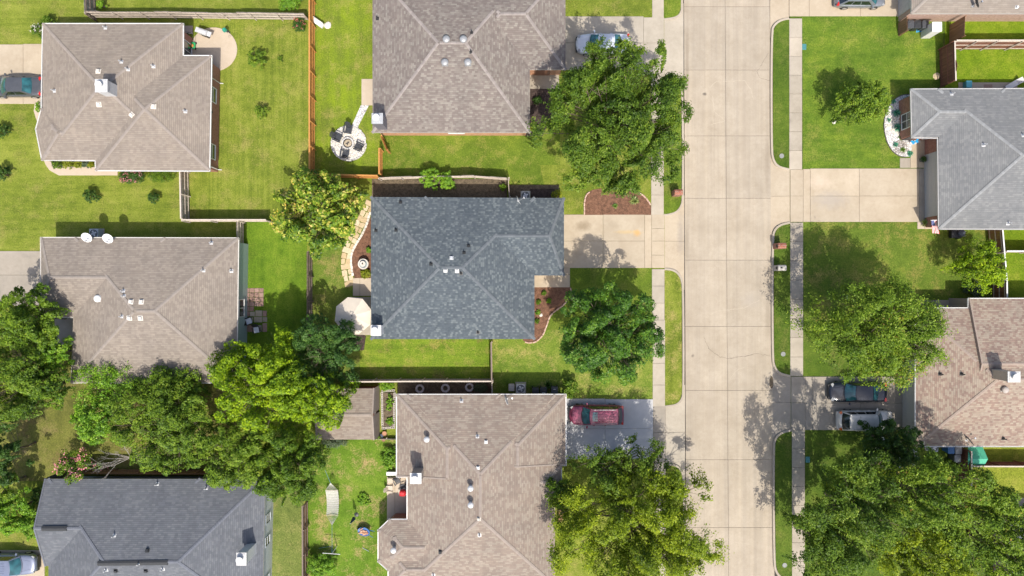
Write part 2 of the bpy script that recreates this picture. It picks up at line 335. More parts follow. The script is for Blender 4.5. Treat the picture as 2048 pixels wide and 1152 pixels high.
lawn([(480, 441), (614, 441), (614, 760), (480, 760)], 'lawn_vivid', dict(dark=(0.073, 0.142, 0.012), mid=(0.113, 0.199, 0.016), lite=(0.169, 0.251, 0.025), dry=(0.240, 0.251, 0.050)), dryamt=.2, streak=(1.5, .2, 1), seed=6)
lawn([(624, 400), (745, 400), (745, 765), (624, 765)], 'lawn_worn', dict(dark=(0.079, 0.137, 0.020), mid=(0.135, 0.199, 0.030), lite=(0.226, 0.268, 0.050), dry=(0.360, 0.262, 0.120)), dryamt=.65, seed=7, dirt=.35)
lawn([(720, 675), (984, 675), (984, 764), (720, 764)], 'lawn_worn_side', dict(dark=(0.096, 0.160, 0.016), mid=(0.147, 0.228, 0.022), lite=(0.226, 0.285, 0.035), dry=(0.360, 0.274, 0.100)), dryamt=.55, streak=(.12, 1.8, 1), seed=8, dirt=.55)
lawn([(987, 675), (1303, 538), (1306, 800), (987, 795)], 'lawn_front_pale', dict(dark=(0.079, 0.142, 0.018), mid=(0.147, 0.217, 0.030), lite=(0.248, 0.285, 0.060), dry=(0.432, 0.342, 0.140)), dryamt=.55, seed=9)
lawn([(1136, 536), (1304, 536), (1305, 660), (1085, 660)], 'lawn_front_shade', G_G, z=.012, dryamt=.3, seed=10)
lawn([(1080, 330), (1303, 330), (1303, 432), (1100, 432)], 'lawn_by_bed', G_Y, dryamt=.5, seed=11)
lawn([(1128, -60), (1304, -60), (1304, 36), (1128, 36)], 'lawn_top', G_Y, dryamt=.4, seed=12)
lawn([(612, 874), (800, 874), (800, 1240), (612, 1240)], 'lawn_patchy', dict(dark=(0.068, 0.137, 0.012), mid=(0.113, 0.205, 0.020), lite=(0.180, 0.262, 0.035), dry=(.36, .27, .135)), dryamt=.95, seed=13, dirt=.25)
lawn([(524, 950), (608, 950), (608, 1240), (524, 1240)], 'lawn_dull', dict(dark=(0.102, 0.142, 0.035), mid=(0.152, 0.194, 0.050), lite=(0.214, 0.245, 0.075), dry=(0.312, 0.274, 0.120)), dryamt=.5, seed=14)
lawn([(1604, 30), (1885, 30), (1885, 338), (1606, 338)], 'lawn_deep', dict(dark=(0.068, 0.129, 0.014), mid=(0.104, 0.176, 0.019), lite=(0.165, 0.235, 0.026), dry=(0.322, 0.294, 0.084)), dryamt=.35, streak=(.3, 1.4, 1), seed=15)
lawn([(1606, 444), (1996, 444), (1996, 640), (1607, 640)], 'lawn_deep_south', dict(dark=(0.076, 0.129, 0.017), mid=(0.117, 0.176, 0.024), lite=(0.206, 0.235, 0.042), dry=(0.395, 0.282, 0.108)), dryamt=.45, seed=16)
lawn([(1890, 25), (2300, 25), (2300, 178), (1890, 178)], 'lawn_bright', G_B, dryamt=.2, seed=17)
lawn([(1985, 455), (2300, 455), (2300, 640), (1990, 640)], 'lawn_bright_south', G_B, z=.012, dryamt=.25, seed=18)
lawn([(1930, 890), (2300, 890), (2300, 1035), (1930, 1035)], 'lawn_yellow', dict(dark=(0.135, 0.182, 0.020), mid=(0.203, 0.251, 0.030), lite=(0.282, 0.319, 0.050), dry=(0.408, 0.342, 0.100)), dryamt=.3, seed=19)
lawn([(1610, 858), (1760, 858), (1760, 1200), (1612, 1200)], 'lawn_dark_front', G_D, dryamt=.25, seed=20)
sheet('soil_strip', [(744, 358), (1014, 358), (1014, 396), (744, 396)], 0.0415, M_SOIL, .05)
sheet('soil_strip', [(1018, 370), (1118, 370), (1118, 398), (1018, 398)], 0.0435, M_SOIL, .05)
sheet('lawn', [(-60, 700), (140, 700), (520, 780), (520, 962), (-60, 962)], .0395, lawn_mat('lawn_olive_worn', dark=(.09, .10, .025), mid=(.14, .15, .035), lite=(.19, .2, .05), dry=(.22, .17, .085), dryamt=.6, seed=21, dirt=.6), .05)
sheet('soil_strip', [(796, 760), (984, 764), (984, 800), (796, 800)], 0.0455, M_SOIL, .05)
sheet('path', [(530, 955), (546, 955), (546, 1008), (530, 1008)], .055, M_PATIO, .06)
# road slabs
road = struct('road', MB().prism([(W(1362, -1180).x, W(1362, -1180).y), (W(1546, -1180).x, W(1546, -1180).y), (W(1562, 2250).x, W(1562, 2250).y), (W(1374, 2250).x, W(1374, 2250).y)], -.3, -.15), plain((.05, .045, .04), .9, .3, key='joint_filler'))
ROWS = [-1166, -1035, -904, -773, -642, -511, -380, -250, -119, 12, 139, 271, 396, 520, 653, 781, 920, 1056, 1187, 1318, 1449, 1580, 1711, 1842, 1973, 2104, 2235]
def slab(parent, pts, z1, mat, gap=.02, thick=.12, name='slab', dz=None):
    P = [Vector((W(*p).x, W(*p).y)) for p in pts]; n = len(P)
    a = sum(P[i].x * P[(i + 1) % n].y - P[(i + 1) % n].x * P[i].y for i in range(n))
    if a < 0: P = P[::-1]
    def ins(d):
        out = []
        for i in range(n):
            p0, p1, p2 = P[i - 1], P[i], P[(i + 1) % n]
            d1 = (p1 - p0).normalized(); d2 = (p2 - p1).normalized(); n1 = Vector((-d1.y, d1.x)); n2 = Vector((-d2.y, d2.x))
            k = 1 + n1.dot(n2); out.append(p1 + (n1 + n2) * (d / max(k, .3)))
        return out
    A, B = ins(gap / 2), ins(gap / 2 + .018); zz = dz or (lambda p: 0.0); mb = MB()
    mb.add([(p.x, p.y, z1 - thick + zz(p)) for p in A] + [(p.x, p.y, z1 - .014 + zz(p)) for p in A] + [(p.x, p.y, z1 + zz(p)) for p in B],
           [[j * n + i, j * n + (i + 1) % n, (j + 1) * n + (i + 1) % n, (j + 1) * n + i] for j in range(2) for i in range(n)] + [list(range(2 * n, 3 * n))])
    return mb.build(name, mat, parent)
xl = lambda y: 1368.5 + .004 * y; xc = lambda y: 1451 + .0062 * y; xr = lambda y: 1540.5 + .0085 * y
random.seed(5)
for a, b in zip(ROWS, ROWS[1:]):
    slab(road, [(xl(a), a), (xc(a), a), (xc(b), b), (xl(b), b)], -.125 + random.uniform(-.002, .002), M_ROAD)
    slab(road, [(xc(a), a), (xr(a), a), (xr(b), b), (xc(b), b)], -.125 + random.uniform(-.002, .002), M_ROAD)
# sealed cracks in the road
crack = MB(); random.seed(3)
def crackline(pts, w):
    pts = [W(*p) for p in pts]; out = []
    for a, b in zip(pts, pts[1:]):
        n = max(2, int((b - a).length / .18))
        for i in range(n): out.append(a.lerp(b, i / n) + Vector((random.uniform(-.05, .05), random.uniform(-.05, .05), 0)))
    out.append(pts[-1])
    for i in range(len(out) - 1):
        d = (out[i + 1] - out[i]).normalized(); nn = Vector((-d.y, d.x, 0)) * w * random.uniform(.5, 1.2)
        crack.add([(p.x, p.y, -.119) for p in (out[i] - nn, out[i + 1] - nn, out[i + 1] + nn, out[i] + nn)], [(0, 1, 2, 3)])
crackline([(1418, 697), (1440, 714), (1455, 717), (1485, 714), (1510, 708), (1542, 712)], .013)
crackline([(1408, 675), (1418, 697)], .01)
crackline([(1538, 105), (1520, 135), (1515, 142), (1520, 155), (1540, 160)], .01)
crack.build('crack', plain((.09, .075, .06), .9, .2, key='crack_fill'), road)
pale = crack = MB()
crackline([(1425, 190), (1430, 225), (1452, 240), (1420, 250)], .02); crackline([(1420, 175), (1432, 163), (1490, 160), (1502, 178), (1508, 200)], .018)
crackline([(1420, 630), (1436, 622), (1490, 616), (1520, 600)], .02); crackline([(1460, 760), (1475, 740), (1490, 735)], .018); crackline([(1440, 1100), (1470, 1085), (1500, 1090)], .02)
pale.build('crack', plain((.46, .4, .315), .9, .1, key='pale_scratch'), road)
c_ = W(1544, 765); pud = MB(); pud.lathe((c_.x, c_.y, -.121), [(.36, 0), (.3, .004), (.001, .005)], 18, .55, 1.6); pud.build('drain_silt', M_SOIL, road)
# parkway strips and kerbs
STR_W = [[(1328, -300), (1361, -300), (1361.5, 15), (1358, 28), (1348, 36), (1328, 39)],
         [(1328, 150), (1345, 152), (1357, 160), (1362, 178), (1363, 395), (1360, 412), (1350, 425), (1335, 430), (1328, 430)],
         [(1329, 538), (1341, 539), (1353, 546), (1360, 558), (1363, 575), (1364, 785), (1360, 800), (1350, 810), (1330, 813)],
         [(1330, 928), (1350, 930), (1362, 943), (1365, 960), (1369, 1500), (1332, 1500)]]
STR_E = [[(1578, 37), (1565, 40), (1552, 49), (1546, 63), (1546, 300), (1550, 322), (1560, 334), (1578, 339)],
         [(1580, 445), (1565, 449), (1553, 458), (1548, 475), (1548, 715), (1552, 735), (1562, 747), (1580, 752)],
         [(1583, 860), (1566, 865), (1554, 876), (1550, 893), (1551, 1125), (1556, 1146), (1568, 1157), (1584, 1160)]]
LW = [lawn_mat('parkway_%d' % i, **g, dryamt=d, seed=30 + i, streak=(1.6, .3, 1)) for i, (g, d) in enumerate([(G_G, .3), (G_G, .35), (G_Y, .75), (G_G, .4)])]
LE = [lawn_mat('parkway_east_%d' % i, **g, dryamt=d, seed=40 + i) for i, (g, d) in enumerate([(G_D, .25), (G_D, .3), (G_D, .25)])]
kerbs = []
for i, P in enumerate(STR_W):
    blades(sheet('parkway', P, .03, LW[i], .3), P, .03, LW[i])
    c = {0: P[1:], 1: P, 2: P, 3: P[:5]}[i]
    if i in (1, 2): c = P[:]
    kerbs.append(c)
for i, P in enumerate(STR_E):
    blades(sheet('parkway', P, .03, LE[i], .3), P, .03, LE[i]); kerbs.append(P)
def smooth2(pts, it=2):
    for _ in range(it):
        o = [pts[0]]
        for a, b in zip(pts, pts[1:]): o += [lerp(a, b, .25), lerp(a, b, .75)]
        o.append(pts[-1]); pts = o
    return pts
for c in kerbs:
    east = c[1][0] > 1500
    off = -3.2 if east else 3.2
    q = [(p[0] + (off if abs(p[0] - (1579 if east else 1329)) > 8 else 0), p[1]) for p in c]
    pts = [(W(*p).x, W(*p).y) for p in smooth2(q)]
    struct('kerb', MB().sweep(pts, .2, -.25, .06), M_KERB)
# sidewalks
def sidewalk(segs, mat):
    s = struct('sidewalk', MB().poly([W(segs[0][0], segs[0][2], .001), W(segs[0][1], segs[0][2], .001), W(segs[-1][1], segs[-1][3], .001), W(segs[-1][0], segs[-1][3], .001)]), M_SOIL)
    for x0, x1, y0, y1 in segs:
        n = max(1, round((y1 - y0) / 40))
        for i in range(n):
            a, b = y0 + (y1 - y0) * i / n, y0 + (y1 - y0) * (i + 1) / n; mt = mat(i, a) if callable(mat) else mat
            slab(s, [(x0, a), (x1, a), (x1, b), (x0, b)], .06 + random.uniform(-.004, .006), mt, .022)
sidewalk([(1304, 1327.5, -300, 38)], M_WALK); sidewalk([(1302, 1327.5, 150, 430)], M_WALK)
sidewalk([(1303.5, 1329, 538, 640), (1305, 1330, 640, 813)], M_WALK); sidewalk([(1308, 1331, 925, 1480)], M_WALK)
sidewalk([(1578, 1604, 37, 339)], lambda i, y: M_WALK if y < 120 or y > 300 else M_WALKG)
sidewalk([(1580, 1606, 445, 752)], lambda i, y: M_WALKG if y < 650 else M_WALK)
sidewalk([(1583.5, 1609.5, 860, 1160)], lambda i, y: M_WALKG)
def sempty(name, loc):
    o = bpy.data.objects.new(name, None); COL.objects.link(o); o.location = loc; o['kind'] = 'structure'; return o
# driveways: slabs and sloping aprons
def drive(cells, mat, apron=None, amat=None):
    c = cells[0]; d = sempty('driveway', W(c[0], c[1]))
    for c in cells:
        pts = [(c[0], c[1]), (c[2], c[1]), (c[2], c[3]), (c[0], c[3])] if len(c) == 4 and not isinstance(c[0], tuple) else c
        slab(d, pts, .066 + random.uniform(-.003, .003), mat, .018)
    if apron:
        for (x0, x1, y0, y1) in apron:
            X0, X1 = W(x0, 0).x, W(x1, 0).x
            f = (lambda p: -.135 * (p.x - X0) / (X1 - X0)) if x0 < 1450 else (lambda p: -.135 * (X1 - p.x) / (X1 - X0))
            slab(d, [(x0, y0), (x1, y0), (x1, y1), (x0, y1)], .008, amat or mat, .018, .12, 'apron', f)
    return d
drive([(1128, 33, 1287, 86), (1128, 86, 1287, 140), (1287, 35, 1328, 86), (1287, 86, 1328, 150)], M_WALK, [(1328, 1368, 5, 180)])
drive([(1124, 429, 1206, 482), (1206, 429, 1289, 482), (1124, 482, 1206, 536), (1206, 482, 1289, 536), (1289, 429, 1303, 536), (1303, 429, 1329, 457), (1303, 457, 1329, 482), (1303, 482, 1329, 510), (1303, 510, 1329, 536)], M_DRIVE, [(1329, 1369.5, 390, 482), (1329, 1369.5, 482, 580)])
drive([(1050, 549, 1140, 575), (1104, 536, 1140, 549)], M_DRIVE)
drive([(1124, 797, 1210, 857), (1210, 798, 1306, 857), (1124, 857, 1210, 918), (1210, 857, 1306, 918)], M_DRIVEG)
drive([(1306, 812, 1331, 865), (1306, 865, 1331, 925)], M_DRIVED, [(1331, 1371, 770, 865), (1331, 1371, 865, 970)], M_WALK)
drive([(1578, -60, 1618, 33), (1618, -60, 1720, 33), (1720, -60, 1830, 33)], M_DRIVE, [(1541, 1578, -60, 75)])
drive([(1580, 339, 1606, 392), (1580, 392, 1606, 444), (1606, 338, 1620, 444), (1620, 337, 1718, 392), (1718, 337, 1838, 392), (1620, 392, 1718, 444), (1718, 392, 1838, 444)], M_DRIVE, [(1542, 1580, 295, 392), (1542, 1580, 392, 490)])
drive([(1838, 337, 1850, 444), (1850, 337, 1870, 444)], M_DRIVED)
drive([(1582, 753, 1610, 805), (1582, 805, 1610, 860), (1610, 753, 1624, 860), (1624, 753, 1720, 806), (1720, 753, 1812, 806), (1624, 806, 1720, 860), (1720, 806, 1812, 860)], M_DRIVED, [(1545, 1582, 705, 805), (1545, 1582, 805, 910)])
drive([(-120, 89, 47, 149), (47, 88, 100, 149), (-120, 149, 47, 208), (47, 149, 100, 208)], M_DRIVE)
drive([(-120, 502, 100, 550), (-120, 550, 100, 612)], M_DRIVED)
drive([(-120, 1100, 90, 1240)], M_DRIVE)
drive([(110, 628, 160, 690)], M_DRIVED)
# patios and paths
def patio(name, cells, mat, z=.075, gap=.02):
    c0 = cells[0]; a = c0[0] if isinstance(c0[0], tuple) else (c0[0], c0[1])
    d = sempty(name, W(*a))
    for c in cells:
        pts = c if isinstance(c[0], tuple) else [(c[0], c[1]), (c[2], c[1]), (c[2], c[3]), (c[0], c[3])]
        slab(d, pts, z + random.uniform(-.003, .003), mat, gap)
    return d
def arc(cx, cy, rx, ry, a0, a1, n=24): return [(cx + rx * math.cos(R(a0 + (a1 - a0) * i / n)), cy + ry * math.sin(R(a0 + (a1 - a0) * i / n))) for i in range(n + 1)]
patio('patio', [[(375, 143), (375, 85)] + arc(428, 99, 47, 44, 200, 450, 30)], M_PATIO)
patio('path', [[(88, 320), (92, 330), (100, 341), (118, 351), (236, 351), (236, 338), (195, 334), (130, 333), (100, 322)]], M_PATIO)
patio('path', [[(100, 205), (70, 208), (68, 222), (72, 236), (76, 246), (100, 246)]], M_PATIO)
patio('patio', [(723, 158, 760, 211)], M_PATIO)
patio('patio', [(706, 556, 720, 592), (720, 556, 750, 592)], M_PATIO)
patio('patio', [(700, 594, 750, 670)], M_WALK)
patio('porch', [(1050, 139, 1118, 178)], M_WALKG)
patio('patio', [(774, 953, 790, 985), (790, 953, 825, 985), (774, 985, 790, 1046), (790, 985, 825, 1046)], M_PATIO)
patio('patio', [(1916, 165, 2034, 190)], M_WALK)
patio('path', [(1820, 283, 1837, 336), (1837, 278, 1870, 336)], M_DRIVE)
patio('path', [(1799, 316, 1820, 336)], M_DRIVED)
patio('path', [(1840, 600, 1869, 622), (1869, 600, 1900, 622), (1900, 602, 1935, 628)], M_WALKG)
patio('patio', [(1834, 444, 1848, 458), (1848, 444, 1866, 458)], M_PATIO)
patio('patio', [(2030, 995, 2080, 1015)], M_WALKG)
# ------------------------------------------------------------------ houses
HE, PITCH = 2.7, .27
def clip(poly, f):
    out = []
    for i in range(len(poly)):
        a, b = poly[i], poly[(i + 1) % len(poly)]; fa, fb = f(a), f(b)
        if fa >= -1e-9: out.append(a)
        if (fa > 1e-9 and fb < -1e-9) or (fa < -1e-9 and fb > 1e-9): out.append(a.lerp(b, fa / (fa - fb)))
    return out
class Comp:
    def __init__(s, pts, pit, he, dz):
        s.P = [Vector((W(*p, he).x, W(*p, he).y)) for p in pts]; n = len(pts); s.z0 = he + dz
        s.pit = [PITCH * k for k in (pit or [1] * n)]; s.N = []
        for i in range(n):
            d = (s.P[(i + 1) % n] - s.P[i]).normalized(); s.N.append(Vector((-d.y, d.x)))   # outward, outline runs clockwise in the photo
    def zi(s, i, p): return -(p - s.P[i]).dot(s.N[i]) * s.pit[i]
    def z(s, p):
        m = min(s.zi(i, p) for i in range(len(s.P)))
        return s.z0 + m if m >= -1e-4 else -1.0
    def face(s, i):
        q = s.P[:]
        for j in range(len(s.P)):
            if j != i and q: q = clip(q, lambda p, j=j: s.zi(j, p) - s.zi(i, p))
        return q
def inset(P, d):
    out = []; n = len(P); D = d if isinstance(d, list) else [d] * n
    for i in range(n):
        d1 = (P[i] - P[i - 1]).normalized(); d2 = (P[(i + 1) % n] - P[i]).normalized()
        n1 = Vector((d1.y, -d1.x)); n2 = Vector((d2.y, -d2.x)); a = P[i - 1] + n1 * D[i - 1]; b = P[i] + n2 * D[i]
        den = d1.x * d2.y - d1.y * d2.x
        if abs(den) < .05: out.append(P[i] + n1 * D[i - 1]); continue
        t = ((b - a).x * d2.y - (b - a).y * d2.x) / den; out.append(a + d1 * t)
    return out
class House:
    def __init__(s, label, outline, comps, roofm, capm, wallm, gut=M_WHITE, he=HE, over=.33, name='house', cat='house', gutters=True):
        s.he = he; P = [Vector((W(*p, he).x, W(*p, he).y)) for p in outline]; s.P = P; n = len(P)
        c = sum(P, Vector((0, 0))) / n; s.o = empty(name, (c.x, c.y, 0), label, cat)
        s.C = [Comp(pp, pit, he, dz) for pp, pit, dz in comps]
        s.IW = inset(P, over)
        mb = MB()
        for i in range(n):
            a, b = s.IW[i], s.IW[(i + 1) % n]; mb.add([(b.x, b.y, -.1), (a.x, a.y, -.1), (a.x, a.y, he - .17), (b.x, b.y, he - .17)], [(0, 1, 2, 3)])
        s.wall = mb.build('wall', wallm, s.o)
        mb = MB(); mb.poly([(p.x, p.y, he - .18) for p in P]); mb.build('soffit', M_FASCIA, s.o)
        mb = MB(); gb = MB()
        for i in range(n):
            a, b = P[i], P[(i + 1) % n]; d = (b - a).normalized(); nn = Vector((-d.y, d.x))
            mb.add([(b.x, b.y, he - .18), (a.x, a.y, he - .18), (a.x, a.y, he - .004), (b.x, b.y, he - .004)], [(0, 1, 2, 3)])
            if gutters:
                w = .09; e0 = a + nn * .003; e1 = b + nn * .003; q0 = e0 + nn * w - d * .003; q1 = e1 + nn * w + d * .003
                conv0 = (P[i] - P[i - 1]).normalized(); conv0 = conv0.x * d.y - conv0.y * d.x; d2 = (P[(i + 2) % n] - b).normalized(); conv1 = d.x * d2.y - d.y * d2.x
                q0 = q0 - d * w * (1 if conv0 < -.1 else 0 if abs(conv0) <= .1 else -1); q1 = q1 + d * w * (1 if conv1 < -.1 else 0 if abs(conv1) <= .1 else -1)
                zt, zb = he - .012, he - .14
                vs = [(e0.x, e0.y, zb), (e1.x, e1.y, zb), (q1.x, q1.y, zb), (q0.x, q0.y, zb), (q0.x, q0.y, zt), (q1.x, q1.y, zt)]
                r0 = q0 - nn * .03; r1 = q1 - nn * .03; vs += [(r0.x, r0.y, zt), (r1.x, r1.y, zt), (r0.x, r0.y, zt - .05), (r1.x, r1.y, zt - .05), (e0.x, e0.y, zt - .05), (e1.x, e1.y, zt - .05)]
                gb.add(vs, [(0, 1, 2, 3), (3, 2, 5, 4), (4, 5, 7, 6), (6, 7, 9, 8), (8, 9, 11, 10)])
        mb.build('fascia', M_FASCIA, s.o)
        if gutters: gb.build('gutter', gut, s.o)
        rf = MB(); rf.uv = []; gw = MB(); edges = {}
        for ci, C in enumerate(s.C):
            for i in range(len(C.P)):
                q = C.face(i)
                if len(q) < 3: continue
                a = C.P[i]; d = (C.P[(i + 1) % len(C.P)] - a).normalized(); pt = C.pit[i]; k = math.sqrt(1 + pt * pt)
                V = [(p.x, p.y, C.z0 + C.zi(i, p)) for p in q]
                if pt > 8: gw.add(V[::-1], [range(len(V))]); continue
                rf.add(V[::-1], [range(len(V))])
                for p in q[::-1]: rf.uv.append(((p - a).dot(d) + 3.7 * i + 11 * ci, C.zi(i, p) / pt * k))
                for u, v in zip(V, V[1:] + V[:1]):
                    if max(u[2], v[2]) - C.z0 < .05: continue
                    key = (ci,) + tuple(sorted((tuple(round(t, 2) for t in u), tuple(round(t, 2) for t in v))))
                    edges.setdefault(key, (ci, Vector(u), Vector(v)))
        s.roof = rf.build('roof', roofm, s.o)
        if gw.f: gw.build('gable', wallm, s.o)
        for ci, u, v in edges.values():
            if u.z > v.z: u, v = v, u
            L = (v - u).length
            if L < .3: continue
            d = (v - u) / L; nn = Vector((-d.y, d.x, 0)).normalized(); cap = MB(); step = .22; C = s.C[ci]
            for k in range(int(L / step)):
                p = u + d * (k + .5) * step
                if p.z < s.rz(p.xy) - .05 or p.z - (s.rz((p + nn * .4).xy) + s.rz((p - nn * .4).xy)) / 2 < .05: continue
                cap.tint = random.random(); pts = []
                for t, lift in ((-.16, .035), (.17, .02)):
                    for side in (-.135, 0, .135):
                        q = p + d * t + nn * side; zz = min(C.zi(i, q.xy) for i in range(len(C.P)) ) + C.z0
                        pts.append((q.x, q.y, zz + lift + .012))
                cap.add(pts, [(0, 1, 4, 3), (1, 2, 5, 4)])
                cap.add([pts[0], pts[1], pts[2], (pts[2][0], pts[2][1], pts[2][2] - .04), (pts[1][0], pts[1][1], pts[1][2] - .04), (pts[0][0], pts[0][1], pts[0][2] - .04)], [(0, 5, 4, 1), (1, 4, 3, 2)])
            if cap.f: cap.build('ridge_cap', capm, s.roof, kind='stuff')
    def rz(s, p): return max(C.z(p) for C in s.C)
    def at(s, px, py):
        z = s.he + .5
        for _ in range(12):
            p = W(px, py, z); zz = s.rz(p.xy); z = zz if zz > 0 else s.he
        return W(px, py, z)
    def nrm(s, p):
        e = .05; f = lambda x, y: s.rz(Vector((x, y)))
        v = Vector((f(p.x - e, p.y) - f(p.x + e, p.y), f(p.x, p.y - e) - f(p.x, p.y + e), 2 * e)); return v.normalized()
    # ---- roof fittings
    def box_vent(s, px, py, m=M_WHITE, w=.34, rz=0):
        p = s.at(px, py); n = s.nrm(p); q = n.to_track_quat('Z', 'Y').to_matrix() @ Matrix.Rotation(rz, 3, 'Z')
        mb = MB(); mb.box(p + n * .02, (w * 1.3, w * 1.3, .03), m=q); mb.box(p + n * .11, (w, w * .9, .17), m=q, top=.82); return mb.build('roof_vent', m, s.roof)
    def pipe(s, px, py, m=M_SILVER, r=.055, h=.45):
        p = s.at(px, py); n = s.nrm(p); mb = MB(); q = n.to_track_quat('Z', 'Y').to_matrix(); mb.box(p + n * .012, (.3, .3, .02), m=q)
        mb.lathe(p, [(r * 2.2, -.05), (r * 2.2, .06), (r * 1.2, .2), (r * 1.1, .21), (r, h), (r * .7, h), (r * .65, h - .1)], 10); return mb.build('vent_pipe', m, s.roof, smooth=False)
    def round_vent(s, px, py, r=.3, m=M_SILVER, h=.2):
        p = s.at(px, py); n = s.nrm(p); q = n.to_track_quat('Z', 'Y').to_matrix(); mb = MB(); mb.box(p + n * .012, (r * 1.7, r * 1.7, .02), m=q)
        mb.lathe(p, [(r * .62, -.1), (r * .62, h), (r, h - .02), (r * 1.0, h + .05), (r * .85, h + .13), (r * .45, h + .18), (.001, h + .2)], 20); return mb.build('roof_vent', m, s.roof, smooth=True)
    def turbine(s, px, py, m=M_SILVER):
        p = s.at(px, py); mb = MB(); mb.lathe(p, [(.22, -.1), (.16, .1), (.15, .55), (.25, .57), (.27, .62), (.25, .68), (.05, .74), (.001, .745)], 16); return mb.build('roof_vent', m, s.roof, smooth=True)
    def strip_vent(s, a, b, m=M_DARKMET):
        p, q = s.at(*a), s.at(*b); d = (q - p); d.z = 0; mid = (p + q) / 2; z = max(s.rz(mid.xy), s.rz(p.xy)) + .05; ang = math.atan2(d.y, d.x)
        mb = MB(); L = d.length
        for sd in (-1, 1): mb.box((mid.x - math.sin(ang) * sd * .12, mid.y + math.cos(ang) * sd * .12, z), (L, .2, .06), m=Matrix.Rotation(ang, 3, 'Z') @ Matrix.Rotation(-sd * .42, 3, 'X'))
        mb.box((mid.x, mid.y, z + .05), (L * .99, .12, .03), ang); return mb.build('ridge_vent', m, s.roof)
    def chimney(s, px, py, w, d, h, sidem, capm=M_SILVER, flue=True):
        p = s.at(px, py); z1 = p.z + h; mb = MB(); mb.box((p.x, p.y, (p.z - .8 + z1) / 2), (w, d, z1 - p.z + .8)); c = mb.build('chimney', sidem, s.o)
        mb = MB(); mb.box((p.x, p.y, z1 + .04), (w + .12, d + .12, .1)); mb.box((p.x, p.y, z1 + .11), (w - .1, d - .1, .04)); mb.build('chimney_cap', capm, c)
        if flue:
            mb = MB(); mb.lathe((p.x - .05, p.y + .02, z1 + .1), [(.2, 0), (.2, .28), (.29, .3), (.3, .36), (.2, .4), (.001, .42)], 18); mb.build('flue', M_WHITE, c, smooth=False)
        return c
    def dish(s, px, py, az, el=35, r=.38, m=None, z=None, mount=.6):
        p = s.at(px, py) if z is None else W(px, py, z); m = m or plain((.72, .72, .71), .5, .05, key='dish_paint')
        dirv = Vector((math.cos(R(az)) * math.cos(R(el)), math.sin(R(az)) * math.cos(R(el)), math.sin(R(el)))); q = dirv.to_track_quat('Z', 'Y').to_matrix()
        c = p + Vector((0, 0, mount)); mb = MB()
        mb.lathe(c, [(.001, -.06), (r * .5, -.045), (r, 0), (r * .98, .012), (r * .5, -.03), (.001, -.045)], 22, 1.0, 1.1, m=q); o = mb.build('satellite_dish', m, s.o, smooth=True)
        arm = MB(); f = c + dirv * r * 1.3 + Vector((0, 0, -r * .55)); b = c + q @ Vector((0, -r, 0)) if (q @ Vector((0, -r, 0))).z < 0 else c + q @ Vector((0, r, 0))
        arm.tube(b, f, .025, .022, 6); arm.box(f, (.12, .16, .1), R(az)); arm.tube(p - Vector((0, 0, .1)), c - dirv * .08, .035, .03, 8); arm.box(p, (.24, .24, .03)); arm.build('mount', M_METAL, o); return o
    # ---- wall fittings; i is the outline edge, t runs along it
    def frame(s, i, t, z, out=0.0):
        a, b = s.IW[i], s.IW[(i + 1) % len(s.IW)]; d = (b - a).normalized(); nn = Vector((-d.y, d.x)); p = a.lerp(b, t) + nn * out; return Vector((p.x, p.y, z)), d, nn
    def window(s, i, t0, t1, z0, z1, nx=2, ny=2, fm=M_WHITE, screen=M_GLASS, name='window'):
        p0, d, nn = s.frame(i, t0, z0); p1, _, _ = s.frame(i, t1, z1); L = (p1 - p0).xy.length; ang = math.atan2(d.y, d.x); mb = MB(); mid = (p0 + p1) / 2; D = Vector((d.x, d.y, 0)); N3 = Vector((nn.x, nn.y, 0))
        for zz in (z0, z1): mb.box((mid.x + nn.x * .03, mid.y + nn.y * .03, zz), (L + .08, .09, .08), ang)
        for k in range(nx + 1): q = p0 + D * L * k / nx; mb.box((q.x + nn.x * .03, q.y + nn.y * .03, (z0 + z1) / 2), (.07 if k in (0, nx) else .05, .07 if k in (0, nx) else .055, z1 - z0 - .08), ang)
        for k in range(1, ny): mb.box((mid.x + nn.x * .028, mid.y + nn.y * .028, z0 + (z1 - z0) * k / ny), (L, .045, .045), ang)
        w = mb.build(name, fm, s.o)
        for k in range(nx):
            for j in range(ny):
                g = MB(); q = p0 + D * L * (k + .5) / nx + N3 * .012; q.z = z0 + (z1 - z0) * (j + .5) / ny; g.box(q, (L / nx - .05, .02, (z1 - z0) / ny - .045), ang); g.build('pane', screen, w)
        return w
    def garage(s, i, t0, t1, m, z1=2.2):
        p0, d, nn = s.frame(i, t0, 0); p1, _, _ = s.frame(i, t1, 0); L = (p1 - p0).length; ang = math.atan2(d.y, d.x); mid = (p0 + p1) / 2; g = MB()
        g.box((mid.x + nn.x * .02, mid.y + nn.y * .02, z1 + .06), (L + .24, .1, .14), ang)
        for p in (p0, p1): g.box((p.x + nn.x * .02, p.y + nn.y * .02, z1 / 2), (.12, .1, z1 - .02), ang)
        o = g.build('garage_door', m, s.o)
        for k in range(4): g = MB(); g.box((mid.x + nn.x * .01, mid.y + nn.y * .01, .02 + (k + .5) * z1 / 4), (L - .13, .05, z1 / 4 - .015), ang); g.build('panel', m, o)
        return o
    def door(s, i, t0, t1, m, z1=2.1):
        p0, d, nn = s.frame(i, t0, 0); p1, _, _ = s.frame(i, t1, 0); L = (p1 - p0).length; ang = math.atan2(d.y, d.x); mid = (p0 + p1) / 2; g = MB()
        g.box((mid.x + nn.x * .02, mid.y + nn.y * .02, z1 / 2), (L, .06, z1), ang); o = g.build('door', m, s.o); g = MB(); q = p0.lerp(p1, .12); g.ball((q.x + nn.x * .09, q.y + nn.y * .09, 1.0), .04); g.build('handle', M_CHROME, o); return o
